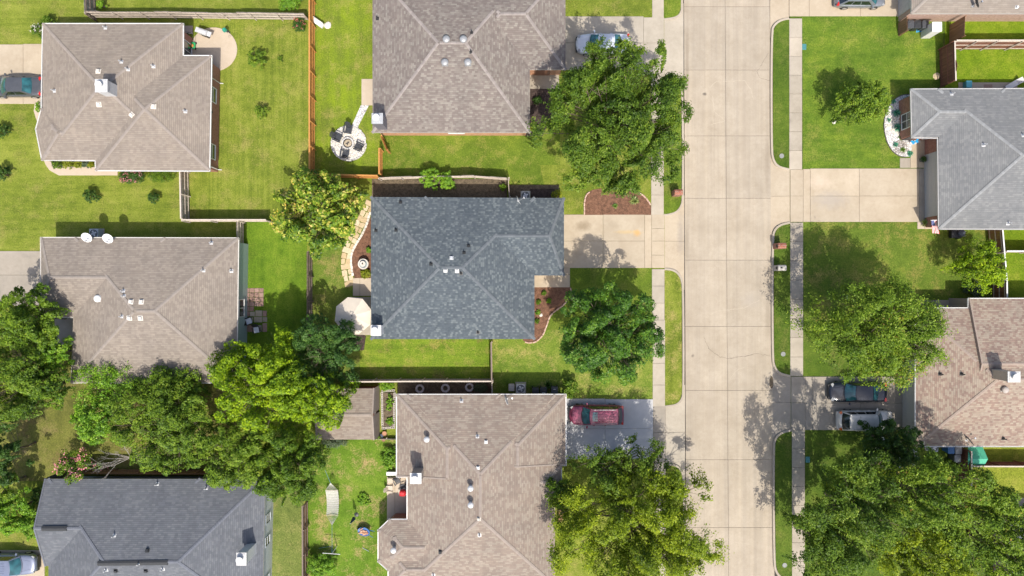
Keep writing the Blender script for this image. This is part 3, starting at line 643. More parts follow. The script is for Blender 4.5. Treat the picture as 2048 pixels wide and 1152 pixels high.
    def downspout(s, i, t, m=M_WHITE):
        p, d, nn = s.frame(i, t, 0, .05); p2, _, _ = s.frame(i, t, s.he - .15, .36); mb = MB(); mb.path([(p2.x, p2.y, s.he - .12), (p2.x, p2.y, s.he - .2), (p.x, p.y, s.he - .5), (p.x, p.y, .15), (p.x + nn.x * .3, p.y + nn.y * .3, .06)], .04, 6); return mb.build('downspout', m, s.o)

def shcols(*c): n = len(c); return [(i / n, x) for i, x in enumerate(c)]
def capm(name, a, b):
    m, nt, bs = nodes(name); t = NT(nt); t.l(t.ramp(t.attr('tint'), [(0, a), (1, b)]), bs.inputs['Base Color']); bs.inputs['Roughness'].default_value = .92; return m
DARKSCR = glassm('dark_screen', (.012, .012, .014), .4)
BR_RED = brick('red_brick', (.26, .085, .05), (.34, .12, .07), (.35, .3, .26))
BR_ORG = brick('orange_brick', (.48, .2, .09), (.58, .27, .14), (.5, .42, .34))
BR_PNK = brick('pink_brick', (.38, .23, .18), (.46, .3, .24), (.46, .4, .35))
BR_TAN = brick('tan_brick', (.40, .3, .22), (.46, .35, .27), (.48, .42, .36))
TEALSID = plain((.33, .42, .42), .6, .08, key='teal_siding')
PALESID = plain((.52, .56, .58), .6, .08, key='pale_siding')
GARW = M_WHITE
BEIGE = plain((.5, .44, .36), .7, .08, key='beige_siding')
hA = House('taupe roofed brick house with white gutters at the top left corner', [(86, 48), (365, 48), (365, 112), (422, 112), (418, 341), (192, 340), (191, 320), (84, 319), (72, 258), (83, 218)],
    [([(86, 48), (365, 48), (365, 320), (85, 320)], None, 0), ([(192, 113), (421, 113), (418, 340), (192, 340)], None, -.006), ([(83, 218), (220, 218), (220, 319.6), (84, 319.6), (72, 258)], None, -.012)],
    shingle('taupe_shingle', shcols((0.248, 0.213, 0.178), (0.271, 0.233, 0.196), (0.258, 0.223, 0.189), (0.280, 0.243, 0.205), (0.241, 0.205, 0.174)), .3), capm('taupe_cap', (0.254, 0.222, 0.195), (0.287, 0.250, 0.220)), BR_RED)
hA.chimney(222, 181, .95, 1.0, 1.35, plain((.5, .51, .52), .5, .08, key='white_siding'), plain((.5, .51, .52), .5, .08))
for p in ((197, 143), (198, 209), (264, 230), (307, 213)): hA.box_vent(*p, m=plain((.66, .62, .56), .6, .05))
for p in ((243, 124), (256, 139), (307, 133), (371, 223), (109, 182), (211, 56)): hA.pipe(*p)
hA.window(1, .25, .85, .3, 2.2, 2, 1, M_WHITE); hA.window(3, .22, .36, .8, 2.1, 1, 2); hA.window(3, .76, .9, .8, 2.1, 1, 2); hA.downspout(3, .14); hA.downspout(3, .98)
lm = MB(); p, d, nn = hA.frame(3, .47, 2.0, .12); lm.lathe(p, [(.001, -.12), (.12, -.1), (.16, .05), (.05, .14), (.001, .15)], 12); lm.tube(p, p - Vector((nn.x, nn.y, 0)) * .15, .03); lm.build('wall_lamp', M_BLACK, hA.o)
hB = House('brown and grey shingled house with four round roof vents at the top centre', [(745, -62), (1131, -62), (1131, 139), (1060, 139), (1060, 265), (745, 265)],
    [([(745, -62), (1060, -62), (1060, 265), (745, 265)], [1, 1.3, 1, 1.2], 0), ([(900, -62), (1131, -62), (1131, 139), (900, 139)], [1, 1.25, 1, 1], -.008)],
    shingle('mauve_grey_shingle', shcols((0.187, 0.160, 0.146), (0.222, 0.198, 0.176), (0.262, 0.240, 0.213), (0.197, 0.169, 0.154), (0.239, 0.213, 0.190), (0.178, 0.153, 0.140), (0.210, 0.184, 0.166)), .26), capm('brown_cap', (0.247, 0.220, 0.206), (0.304, 0.272, 0.254)), BR_ORG, gutters=False)
hB.chimney(765, 250, .85, .8, 2.3, plain((.17, .165, .19), .6, .08, key='slate_siding'), plain((.48, .5, .52), .45, .06, metal=.3))
for p in ((893, 80), (927, 80), (890, 126), (936, 126)): hB.round_vent(*p, r=.33, m=plain((.36, .37, .38), .45, .08, metal=.3))
for p in ((944, 66), (942, 104), (755, 37)): hB.pipe(*p, m=M_DARKMET)
hB.window(4, .42, .53, 1.0, 2.1, 2, 1); hB.garage(1, .15, .8, M_WHITE); hB.door(2, .3, .75, plain((.2, .1, .06), .5)); hB.window(3, .3, .6, .6, 2.1, 2, 2)
hC = House('house with blue charcoal shingle roof at the centre of the photo', [(742, 394), (1128, 396), (1128, 551), (1069, 551), (1069, 678), (742, 678)],
    [([(742, 394), (1069, 395.7), (1069, 678), (742, 678)], None, 0), ([(850, 394.6), (1128, 396), (1128, 551), (850, 551)], [1, 2.6, 1, 1], -.008)],
    shingle('charcoal_shingle', shcols((0.075, 0.094, 0.110), (0.090, 0.110, 0.127), (0.115, 0.137, 0.150), (0.081, 0.100, 0.117), (0.143, 0.168, 0.180), (0.096, 0.116, 0.133), (0.085, 0.104, 0.121)), .2), capm('charcoal_cap', (.105, .122, .138), (.138, .156, .172)), BR_TAN, gutters=False)
hC.chimney(758, 659, .8, .8, 1.3, plain((.6, .6, .6), .6, .05), plain((.58, .58, .58), .5, .06))
for p in ((903, 516), (891, 541), (914, 542)): hC.box_vent(*p, m=plain((.5, .52, .54), .5, .05) if p[1] < 530 else M_WHITE, w=.26)
for p in ((862, 528), (801, 404), (752, 461), (792, 460), (937, 491), (928, 505), (922, 547), (956, 665)): hC.pipe(*p, m=M_DARKMET, r=.05, h=.35)
hC.dish(1037, 402, 25, 8, .42); hC.garage(1, .1, .85, M_WHITE); hC.door(3, .2, .6, plain((.12, .06, .04), .5)); hC.window(3, .65, .9, .7, 2.1)
hD = House('taupe roofed house with pale teal east wall and two white dishes', [(82, 476), (476, 477), (472, 765), (143, 765), (150, 634), (82, 634)],
    [([(150, 476.3), (476, 477), (472, 765), (143, 765)], None, 0), ([(82, 476), (330, 476.7), (330, 634), (82, 634)], [1, 1, 1, 2.6], -.008)],
    shingle('grey_taupe_shingle', shcols((0.242, 0.209, 0.178), (0.271, 0.237, 0.201), (0.256, 0.223, 0.190), (0.283, 0.247, 0.211), (0.233, 0.201, 0.172)), .28), capm('taupe_cap_d', (0.252, 0.222, 0.196), (0.283, 0.250, 0.221)), TEALSID, gut=plain((.6, .58, .55), .6, .05), over=[.33, .1, .33, .33, .33, .33])
for p in ((262, 604), (283, 604), (259, 636), (281, 636)): hD.box_vent(*p, m=plain((.66, .63, .58), .6, .05))
for p in ((247, 582), (248, 592), (423, 486), (407, 541), (463, 542), (244, 633)): hD.pipe(*p)
hD.round_vent(196, 597, .33, plain((.7, .71, .7), .4, .04), .06)
hD.dish(180, 476, 290, 58, .43, z=HE + .1, mount=.5); hD.dish(222, 478, 290, 60, .43, z=HE + .1, mount=.5)
hD.window(1, .42, .55, .9, 2.1, 2, 1)
hE = House('slate grey roofed house with white sided chimney at the bottom left', [(89, 958), (530, 958), (524, 1245), (97, 1245), (97, 1132), (89, 1132)],
    [([(97, 958), (530, 958), (524, 1245), (97, 1245)], [1.45] * 4, 0), ([(89, 958), (400, 958), (400, 1132), (89, 1132)], [1.45, 1.45, 1.45, 80], -.008)],
    shingle('slate_shingle', shcols((0.116, 0.127, 0.145), (0.133, 0.144, 0.165), (0.124, 0.136, 0.154), (0.148, 0.159, 0.177), (0.121, 0.130, 0.149)), .3), capm('slate_cap', (0.127, 0.139, 0.165), (0.143, 0.155, 0.185)), PALESID, gutters=False, over=[.5, .12, .3, .3, .3, .3])
hE.chimney(503, 1098, .75, 1.0, 2.2, plain((.6, .61, .62), .55, .06, key='white_siding2'), plain((.52, .52, .52), .5, .06))
hE.strip_vent((198, 1125), (336, 1125)); hE.strip_vent((84, 1057), (134, 1057))
for p in ((315, 968), (229, 1071), (279, 1127), (213, 1140), (326, 1138), (413, 976)): hE.pipe(*p)
for p in ((295, 1101), (232, 1141), (292, 1141)): hE.box_vent(*p, m=M_DARKMET, w=.26)
for t_ in (.25, .42, .72): hE.window(1, t_, t_ + .07, .9, 2.0, 1, 2, PALESID, DARKSCR)
hF = House('pinkish brown roofed house with a bay and white gutters at the bottom centre', [(794, 790), (1131, 790), (1131, 930), (1122, 930), (1122, 992), (1100, 992), (1100, 1172), (777, 1172), (777, 1141), (757, 1123), (757, 1061), (779, 1040), (815, 1040), (815, 953), (794, 953)],
    [([(815, 790.5), (1110, 790.5), (1110, 1172), (815, 1172)], None, 0), ([(794, 790), (1000, 790), (1000, 953), (794, 953)], [1, 1, 80, 1], -.02), ([(940, 790), (1131, 790), (1131, 930), (940, 930)], [1, 1, 80, 1], -.04), ([(779, 1040), (900, 1040), (900, 1141), (777, 1141), (757, 1123), (757, 1061)], None, 0), ([(1020, 932), (1122, 932), (1122, 992), (1020, 992)], None, .03), ([(777, 1100), (900, 1100), (900, 1172), (777, 1172)], None, -.01)],
    shingle('pink_brown_shingle', shcols((0.248, 0.202, 0.169), (0.284, 0.244, 0.203), (0.303, 0.262, 0.219), (0.264, 0.217, 0.181), (0.240, 0.196, 0.166)), .3), capm('pink_cap', (0.262, 0.223, 0.194), (0.295, 0.251, 0.219)), BR_RED, over=.25)
hF.chimney(838, 944, .85, .8, 2.0, plain((.3, .27, .24), .7, .08), plain((.55, .57, .58), .45, .05, metal=.3))
for p in ((855, 876), (942, 973), (942, 1006), (789, 1096)): hF.turbine(*p)
for p in ((923, 802), (955, 873), (959, 1070), (867, 1150)): hF.pipe(*p)
for p in ((972, 884), (956, 936)): hF.box_vent(*p, m=M_WHITE, w=.24)
hF.box_vent(958, 1038, m=plain((.55, .52, .46), .6), w=.26); hF.box_vent(881, 1104, m=M_DARKMET, w=.26)
hF.dish(1013, 799, 20, 8, .42); hF.garage(1, .1, .9, M_WHITE); hF.door(12, .3, .6, plain((.45, .4, .34), .5))
hG = House('light grey roofed brick house with flag at the right edge', [(1823, 179), (2300, 177), (2300, 458), (1879, 457), (1877, 275), (1825, 274)],
    [([(1877, 179), (2300, 177), (2300, 458), (1879, 457)], None, 0), ([(1823, 179), (2010, 178.4), (2010, 275), (1825, 274)], None, -.008)],
    shingle('light_grey_shingle', shcols((0.174, 0.182, 0.187), (0.198, 0.205, 0.210), (0.186, 0.194, 0.199), (0.215, 0.221, 0.223), (0.180, 0.188, 0.193)), .3), capm('grey_cap', (0.225, 0.234, 0.238), (0.277, 0.288, 0.294)), BR_RED, gutters=True, gut=plain((.5, .5, .5), .5, .05))
for p in ((1903, 188), (1967, 290), (2016, 447), (2046, 271)): hG.pipe(*p)
hG.window(5, .22, .6, .55, 2.2, 2, 2, M_WHITE, DARKSCR); hG.window(4, .08, .28, .8, 2.1, 1, 1, M_WHITE, DARKSCR); hG.garage(3, .12, .82, plain((.42, .42, .41), .6, .04)); hG.door(4, .62, .95, plain((.03, .025, .025), .5))
hH = House('pink and tan shingled house with gabled upper roof at the right edge', [(1832, 617), (1938, 617), (1938, 598), (2300, 598), (2300, 892), (1832, 892)],
    [([(1832, 617), (2300, 617), (2300, 892), (1832, 892)], None, 0), ([(1938, 598), (2300, 598), (2300, 850), (1938, 850)], [1, 80, 1, 80], -.008)],
    shingle('pink_tan_shingle', shcols((0.302, 0.244, 0.194), (0.263, 0.191, 0.156), (0.331, 0.277, 0.222), (0.314, 0.257, 0.207), (0.285, 0.215, 0.175), (0.338, 0.285, 0.230), (0.245, 0.178, 0.148)), .26), capm('pink_tan_cap', (0.290, 0.234, 0.196), (0.327, 0.263, 0.222)), BR_PNK)
hH.chimney(1995, 748, .95, .8, 1.9, BEIGE, plain((.55, .55, .54), .5, .06))
hH.round_vent(2007, 779, .3, plain((.4, .36, .33), .6, .05))
for p in ((1880, 748), (1923, 748), (2006, 877)): hH.pipe(*p, m=M_DARKMET)
hH.dish(1933, 880, 40, 25, .4, m=M_DARKMET); hH.garage(5, .08, .9, plain((.55, .52, .46), .6, .04))
hI = House('grey brown roofed house with pink brick wall at the top right corner', [(1823, -260), (2300, -260), (2300, 27), (1823, 27)], [([(1823, -260), (2300, -260), (2300, 27), (1823, 27)], None, 0)],
    shingle('grey_brown_shingle', shcols((0.256, 0.223, 0.189), (0.278, 0.244, 0.207), (0.267, 0.232, 0.197), (0.292, 0.258, 0.220)), .4), capm('grey_brown_cap', (0.268, 0.239, 0.209), (0.302, 0.269, 0.236)), BR_PNK, gutters=False)
hI.dish(1945, 12, 20, 25, .4, m=M_DARKMET); hI.box_vent(2033, 14, w=.2); hI.garage(3, .04, .3, plain((.45, .44, .43), .6))
hK = House('blue grey roofed house under the trees at the bottom right corner', [(2022, 1042), (2300, 1042), (2300, 1330), (2022, 1330)], [([(2022, 1042), (2300, 1042), (2300, 1330), (2022, 1330)], None, 0)],
    shingle('blue_grey_shingle', shcols((0.147, 0.160, 0.171), (0.171, 0.183, 0.194), (0.159, 0.171, 0.182)), .3), capm('blue_grey_cap', (0.159, 0.171, 0.182), (0.179, 0.193, 0.205)), BR_PNK)
hS = House('brown gable roofed garden shed half hidden by the trees', [(632, 777), (749, 777), (749, 879), (632, 879)], [([(632, 777), (749, 777), (749, 879), (632, 879)], [.8, 80, .8, 80], 0)],
    shingle('shed_shingle', shcols((0.235, 0.192, 0.157), (0.273, 0.230, 0.190), (0.250, 0.208, 0.171), (0.288, 0.247, 0.203)), .3), capm('shed_cap', (0.257, 0.219, 0.186), (0.289, 0.246, 0.210)), plain((.24, .1, .06), .8, .12, key='shed_boards'), he=2.0, over=.1, name='shed', cat='shed', gutters=False)
# ------------------------------------------------------------------ vegetation
def leafmesh(name, C, Nn, Sz, tint, mat, width=.42, rng=None):
    n = len(C); rng = rng or np.random.default_rng(1)
    Nn = Nn / np.maximum(1e-6, np.linalg.norm(Nn, axis=1, keepdims=True))
    r = rng.normal(size=(n, 3)); T = r - Nn * np.sum(r * Nn, axis=1, keepdims=True); T /= np.maximum(1e-6, np.linalg.norm(T, axis=1, keepdims=True)); B = np.cross(Nn, T)
    s = Sz[:, None]; V = np.empty((n, 4, 3), np.float32)
    V[:, 0] = C - T * s * .5; V[:, 1] = C + B * s * width * .5 + Nn * s * .1; V[:, 2] = C + T * s * .5 - Nn * s * .06; V[:, 3] = C - B * s * width * .5 + Nn * s * .1
    me = bpy.data.meshes.new(name); me.vertices.add(4 * n); me.vertices.foreach_set('co', V.ravel())
    me.loops.add(4 * n); me.loops.foreach_set('vertex_index', np.arange(4 * n, dtype=np.int32))
    me.polygons.add(n); me.polygons.foreach_set('loop_start', np.arange(0, 4 * n, 4, dtype=np.int32)); me.polygons.foreach_set('loop_total', np.full(n, 4, np.int32))
    me.materials.append(mat); me.update(calc_edges=True)
    at = me.attributes.new('tint', 'FLOAT', 'FACE'); at.data.foreach_set('value', np.clip(tint, 0, 1).astype(np.float32))
    me.validate(); return me
def unit(rng, n):
    v = rng.normal(size=(n, 3)); return v / np.linalg.norm(v, axis=1, keepdims=True)
def crown_points(rng, R_, Ry, zb, zt, ls, cov, style, nl=None, ragged=.25, lobe=(.2, .36)):
    nl = int((nl or 14 + R_ * 6) * (.95 if style == 'clump' else .88)); zm = zb + (zt - zb) * .38; lob = []
    ga = math.pi * (3 - math.sqrt(5))
    for i in range(nl):
        u = (i + .5) / nl; rr = math.sqrt(u) * (1.04 - rng.random() * ragged); a = i * ga + rng.normal() * .3
        lr = R_ * rng.uniform(*lobe) * (1.0 - .3 * u) * .92; k = max(0.0, 1 - lr / R_ * .8); x, y = rr * k * math.cos(a), rr * k * math.sin(a)
        top = zm + (zt - zm) * math.sqrt(max(0, 1 - rr * rr * .92)); z = top - lr * .8 - rng.random() ** 1.3 * (zt - zb) * .36
        lob.append((x * R_, y * Ry, max(z, zb + lr * .5), lr, rng.random()))
    nleaf = int(.86 * cov * math.pi * R_ * Ry / (.21 * ls * ls)); A = sum(l[3] ** 2 for l in lob)
    Cs, Ns, Ts, Zs = [], [], [], []
    for (x, y, z, lr, lt) in lob:
        m = max(20, int(nleaf * lr * lr / A)); out = np.array([x, y, 0.0]); out = out / (np.linalg.norm(out) + .3)
        nsub = 7 if style == 'small' else 15; per = max(8, m // nsub)
        d = unit(rng, nsub); d[:, 2] = np.abs(d[:, 2]) * .95 - .12; d = d + out * .25; d /= np.linalg.norm(d, axis=1, keepdims=True)
        P0 = np.array([x, y, z]) + d * (lr * rng.uniform(.55, .95, nsub))[:, None]; sr = lr * rng.uniform(.24, .46, nsub)
        ax = d + out * .5 + np.array([0, 0, .1]); ax /= np.linalg.norm(ax, axis=1, keepdims=True); st = rng.random(nsub)
        idx = np.repeat(np.arange(nsub), per); q = unit(rng, len(idx)); q[:, 2] = np.abs(q[:, 2]) * 1.0 - .25; rad = sr[idx] * (.72 + .36 * rng.random(len(idx)))
        P = q * rad[:, None]
        if style == 'feather':
            nsp = 9; sp = unit(rng, nsub * nsp).reshape(nsub, nsp, 3); sp[..., 2] = np.abs(sp[..., 2]) * .8; sp = sp + ax[:, None, :] * .9; sp /= np.linalg.norm(sp, axis=2, keepdims=True)
            k = rng.integers(0, nsp, len(idx)); dirs = sp[idx, k]; t = rng.random(len(idx)); ln = sr[idx] * (1.1 + .9 * ((k * 7919 + idx * 104729) % 97) / 97)
            P = P * .55 + dirs * (t * ln)[:, None] + rng.normal(size=P.shape) * .05
            tip = t
        else: tip = np.clip(q[:, 2], 0, 1)
        P = P0[idx] + P
        nn = q * .6 + d[idx] * .2 + np.array([0, 0, .6]) + rng.normal(size=P.shape) * .33
        Cs.append(P); Ns.append(nn); Ts.append(lt * .2 + st[idx] * .32 + rng.random(len(idx)) * .48 + (tip - .5) * .16); Zs.append(ls * rng.uniform(.65, 1.25, len(idx)))
    C, Nn, Z, T = np.concatenate(Cs), np.concatenate(Ns), np.concatenate(Zs), np.concatenate(Ts)
    if R_ > 1.9:      # boughs: the crown falls into separate masses with deep clefts between them
        k1 = int(rng.integers(5, 8)) if R_ > 3 else 4; k0 = 2 if R_ > 3.5 else 1; a = (np.arange(k1) + rng.uniform(-.28, .28, k1)) / k1 * 6.283 + rng.random() * 6; rr = rng.uniform(.52, .74, k1)
        sx = np.concatenate([rr * np.cos(a), rng.uniform(-.2, .2, k0)]) * R_; sy = np.concatenate([rr * np.sin(a), rng.uniform(-.2, .2, k0)]) * Ry; sz = rng.uniform(-.07, .07, k1 + k0) * (zt - zb); stn = rng.uniform(-.08, .08, k1 + k0)
        wob = .12 * R_ * np.stack([np.sin(C[:, 1] * 2.1 / R_ * 3 + 1.3), np.sin(C[:, 0] * 2.3 / R_ * 3 + .4)], 1)
        D = np.hypot(C[:, :1] + wob[:, :1] - sx, C[:, 1:2] + wob[:, 1:] - sy); o = np.argsort(D, axis=1)[:, :2]; d1 = np.take_along_axis(D, o[:, :1], 1)[:, 0]; d2 = np.take_along_axis(D, o[:, 1:2], 1)[:, 0]
        e = np.clip(1 - (d2 - d1) / (.20 * R_), 0, 1) ** 1.3; C[:, 2] += sz[o[:, 0]] - e * (zt - zb) * .32; T = T + stn[o[:, 0]]
        C[:, 2] = np.maximum(C[:, 2], zb * .6 + rng.random(len(C)) * .4); keep = rng.random(len(C)) > e * .26
        C, Nn, Z, T = C[keep], Nn[keep], Z[keep], T[keep]
    return C, Nn, Z, T, lob
def tree(label, px, py, rpx, hm, ht, mat, seed, style='clump', ry=None, ls=0.229, cov=5.2, name='tree', bark=M_BARK, nl=None, ragged=.25, lobe=(.2, .36), hb=None, group=None, width=.42, trunk_at=None, cat='tree', flowers=None):
    rng = np.random.default_rng(seed); c = W(px, py, hm); R_ = PX(rpx * 1.05, hm); Ry = PX(ry * 1.05, hm) if ry else R_
    zb = hb if hb is not None else max(.9, hm - (ht - hm) * .9)
    base = W(*trunk_at) if trunk_at else Vector((c.x, c.y, 0))
    o = empty(name, (base.x, base.y, 0), label, cat, group=group)
    C, Nn, Z, T, lob = crown_points(rng, R_, Ry, zb, ht, ls, cov, style, nl, ragged, lobe)
    off = np.array([c.x - base.x, c.y - base.y, 0]); C = C + off
    cr = bpy.data.objects.new('crown', leafmesh('crown', C, Nn, Z, T, mat, width, rng)); COL.objects.link(cr); cr.parent = o
    tr = MB(); r0 = max(.05, R_ * .045); zf = zb + (ht - zb) * .12; bend = Vector((off[0] * .4, off[1] * .4, zf))
    p0 = Vector((0, 0, -.1)); pts = [p0, Vector((rng.normal() * .05, rng.normal() * .05, zf * .45)), bend]
    tr.tube(p0, Vector((0, 0, .25)), r0 * 1.5, r0 * 1.08, 10); tr.path([Vector((0, 0, .2)), pts[1], pts[2]], [r0 * 1.08, r0 * .9, r0 * .75], 10); tr.build('trunk', bark, o, False, True)
    lm = MB()
    for (x, y, z, lr, lt) in lob:
        e = Vector((x + off[0], y + off[1], z)); m1 = bend.lerp(e, .45) + Vector((rng.normal() * .35, rng.normal() * .35, -.06 * R_)) * min(1, R_ / 4); rr = r0 * .3
        lm.path([bend - Vector((0, 0, .15)), m1, e], [rr, rr * .6, rr * .2], 5)
        for _ in range(3):
            dd = unit(rng, 1)[0]; dd[2] = abs(dd[2]) * .7; lm.tube(e - (e - m1) * .3, e + Vector(dd) * lr * .75, rr * .25, rr * .06, 4)
    lm.build('branches', bark, o, False, True)
    if flowers:
        fm, nf, fs = flowers; k = rng.choice(len(C), nf * 6); sel = C[rng.choice(len(C), nf)]; P = np.repeat(sel, 9, axis=0) + rng.normal(size=(nf * 9, 3)) * fs * .8; P[:, 2] += fs
        fl = bpy.data.objects.new('flowers', leafmesh('flowers', P, np.array([0, 0, 1.0]) + rng.normal(size=(len(P), 3)) * .5, np.full(len(P), fs), rng.random(len(P)), fm, .8, rng)); COL.objects.link(fl); fl.parent = o; fl['kind'] = 'stuff'
    return o
def shrub(label, px, py, rpx, h, mat, seed, group=None, name='shrub', ls=.11, cov=4.6, ry=None, flowers=None, z0=0.05, cat='shrub', style='small', width=.45):
    return tree(label, px, py, rpx, h * .5, h, mat, seed, style, ry, ls, cov, name, M_BARK, max(14, int(12 + rpx / 2)), .12, (.32, .5), z0, group, width, cat=cat, flowers=flowers)
LF_ELM = leafmat('leaf_elm', [(.1, (.026, .065, .008)), (.45, (.086, .165, .016)), (.75, (.165, .265, .024)), (1, (.29, .38, .05))], .28, .5, .25)
LF_PEAR = leafmat('leaf_pear', [(.1, (.018, .062, .008)), (.45, (.06, .16, .016)), (.75, (.145, .285, .025)), (.92, (.24, .38, .035)), (1, (.36, .17, .06))], .24, .45, .3)
LF_MAG = leafmat('leaf_magnolia', [(.08, (.035, .09, .010)), (.35, (.105, .205, .014)), (.55, (.2, .31, .022)), (.7, (.42, .46, .055)), (.86, (.62, .55, .15)), (1, (.6, .38, .07))], .2, .45, .3)
LF_BLUE = leafmat('leaf_oak', [(.1, (.022, .065, .014)), (.45, (.055, .135, .024)), (.8, (.115, .225, .038)), (1, (.2, .31, .05))], .22, .5, .25)
LF_YEL = leafmat('leaf_yellowgreen', [(.1, (.042, .10, .005)), (.4, (.145, .26, .008)), (.7, (.305, .46, .012)), (1, (.48, .6, .02))], .32, .5, .25)
LF_OLIVE = leafmat('leaf_olive', [(.1, (.03, .075, .010)), (.4, (.108, .2, .016)), (.7, (.205, .32, .026)), (.92, (.31, .42, .045)), (1, (.36, .22, .06))], .28, .5, .25)
LF_MID = leafmat('leaf_mid', [(.1, (.025, .07, .008)), (.45, (.095, .185, .014)), (.8, (.2, .32, .022)), (1, (.32, .43, .035))], .28, .5, .25)
LF_YOAK = leafmat('leaf_elm_yellow', [(.1, (.05, .095, .006)), (.45, (.16, .24, .012)), (.75, (.29, .385, .016)), (1, (.45, .53, .03))], .32, .5, .25)
LF_BRIGHT = leafmat('leaf_bright', [(.1, (0.058, 0.164, 0.011)), (.5, (0.177, 0.362, 0.020)), (1, (0.392, 0.580, 0.051))], .3)
LF_LIME = leafmat('leaf_lime', [(.1, (.1, .14, .006)), (.5, (.25, .3, .012)), (1, (.42, .42, .03))], .25)
LF_DARK = leafmat('leaf_dark', [(.1, (.02, .055, .010)), (.5, (.05, .12, .016)), (1, (.10, .19, .025))], .22, .5, .3)
LF_GREY = leafmat('leaf_grey', [(.1, (.05, .09, .05)), (.5, (.10, .15, .08)), (1, (.18, .22, .12))], .2)
FL_PINK = leafmat('petal_pink', [(0, (.6, .16, .22)), (1, (.8, .38, .42))], .2, .6)
FL_RED = leafmat('petal_red', [(0, (.5, .04, .05)), (1, (.75, .3, .3))], .2, .6)
FL_WHITE = leafmat('petal_white', [(0, (.7, .68, .6)), (1, (.82, .8, .75))], .2, .6)
# big trees
tree('large dark green elm over the top centre driveway and pavement', 1231, 238, 158, 7.0, 12.0, LF_ELM, 11, 'feather', ry=172, ls=0.220, cov=5.6, nl=64, ragged=.3, lobe=(.16, .27))
tree('round glossy green pear tree on the front lawn of the charcoal roofed house', 1217, 668, 113, 6.2, 10.0, LF_PEAR, 12, 'clump', ls=0.211, cov=5.6, nl=60, lobe=(.17, .3))
tree('magnolia with creamy yellow leaf tips beside the charcoal roofed house', 632, 426, 98, 4.2, 7.6, LF_MAG, 13, 'clump', ry=88, ls=.32, cov=6.4, nl=60, lobe=(.17, .3), width=.5)
tree('blue green oak between the cream umbrella and the shed', 646, 706, 80, 4.6, 7.2, LF_BLUE, 14, 'clump', ls=.2, cov=5.4, nl=46, lobe=(.18, .32))
tree('bright yellow green tree in front of the shed', 520, 762, 122, 5.8, 9.6, LF_YEL, 15, 'clump', ry=112, ls=0.246, cov=5.4, nl=62, ragged=.32, lobe=(.17, .32))
tree('yellow green limb of foliage overhanging the shed roof', 636, 800, 74, 5.2, 8.0, LF_YEL, 16, 'clump', ry=66, ls=0.229, cov=5.0, nl=34, ragged=.3)
tree('olive green tree crowding the yard behind the slate roofed house', 330, 850, 120, 4.4, 7.6, LF_OLIVE, 17, 'clump', ry=96, ls=0.202, cov=5.4, nl=58, lobe=(.17, .3))
tree('olive green tree hanging over the slate roof corner', 470, 905, 88, 4.2, 7.0, LF_OLIVE, 18, 'clump', ry=76, ls=0.202, cov=5.2, nl=42)
tree('mid green tree between the shed and the slate roofed house', 580, 930, 84, 4.4, 7.2, LF_MID, 19, 'clump', ry=92, ls=0.202, cov=5.2, nl=44, ragged=.32)
tree('small bright green sapling leaning on the taupe roof edge', 215, 770, 82, 3.0, 4.8, LF_BRIGHT, 20, 'feather', ry=48, ls=0.194, cov=2.2, nl=32, ragged=.4)
tree('round green tree at the left edge beside the grey driveway', 62, 640, 68, 4.6, 7.2, LF_MID, 21, 'clump', ry=84, ls=0.220, cov=5.4, nl=40)
tree('green tree at the left edge below the notch of the taupe roof', 112, 705, 40, 3.6, 5.6, LF_BRIGHT, 22, 'clump', ls=0.202, cov=4, nl=22)
tree('yellow green spreading tree at the left edge of the photo', 26, 765, 98, 5.0, 8.0, LF_OLIVE, 23, 'clump', ry=84, ls=0.220, cov=5.2, nl=46, ragged=.3)
tree('dark green tree at the left edge over the brown grass', 8, 905, 44, 4.0, 6.5, LF_DARK, 24, 'clump', ry=84, ls=0.211, cov=4.6, nl=30)
tree('low green tree against the gable of the slate roofed house', 28, 1020, 46, 2.4, 4.2, LF_BRIGHT, 25, 'clump', ry=56, ls=0.194, cov=4.6, nl=30)
tree('large yellow green elm beside the maroon car driveway', 1268, 1062, 178, 6.6, 11.0, LF_YOAK, 26, 'feather', ry=136, ls=.21, cov=4.6, nl=58, ragged=.3, lobe=(.15, .26))
tree('dark green elm behind the yellow green elm by the grey driveway', 1250, 935, 112, 5.6, 8.6, LF_ELM, 46, 'feather', ry=52, ls=.21, cov=3.6, nl=40, ragged=.4, lobe=(.15, .26))
tree('small green tree at the entry gable of the bottom centre house', 1128, 985, 42, 3.4, 5.4, LF_MID, 47, 'feather', ry=34, ls=.2, cov=3.6, nl=20, ragged=.4)
tree('loose green elm on the right front lawn over the black car', 1758, 664, 138, 7.0, 11.0, LF_OLIVE, 27, 'feather', ry=116, ls=0.202, cov=4.6, nl=60, ragged=.36)
tree('sprawling green oak nearest the right pavement at the bottom right', 1698, 1018, 132, 8.0, 12.2, LF_ELM, 28, 'feather', ry=130, trunk_at=(1655, 985), hb=3.4, ls=.22, cov=3.8, nl=48, ragged=.34, lobe=(.16, .27))
tree('tall oak behind the blue recycling bin at the bottom right', 1852, 975, 112, 7.6, 12.0, LF_OLIVE, 29, 'feather', ry=92, ls=.22, cov=3.6, nl=40, ragged=.34, lobe=(.16, .28))
tree('pale green oak overhanging the bottom right corner house', 1968, 1050, 116, 7.0, 11.0, LF_OLIVE, 30, 'feather', ry=114, ls=.22, cov=3.8, nl=48, ragged=.34, lobe=(.16, .28))
tree('yellowish oak at the bottom edge between the other right side oaks', 1830, 1110, 112, 6.0, 9.6, LF_YOAK, 31, 'feather', ry=84, ls=.22, cov=3.6, nl=38, ragged=.34, lobe=(.16, .28))
tree('dense dark flowering tree beside the silver car', 1778, 885, 62, 3.0, 5.2, LF_DARK, 32, 'clump', ls=0.211, cov=5.4, nl=34, flowers=(FL_WHITE, 26, .1))
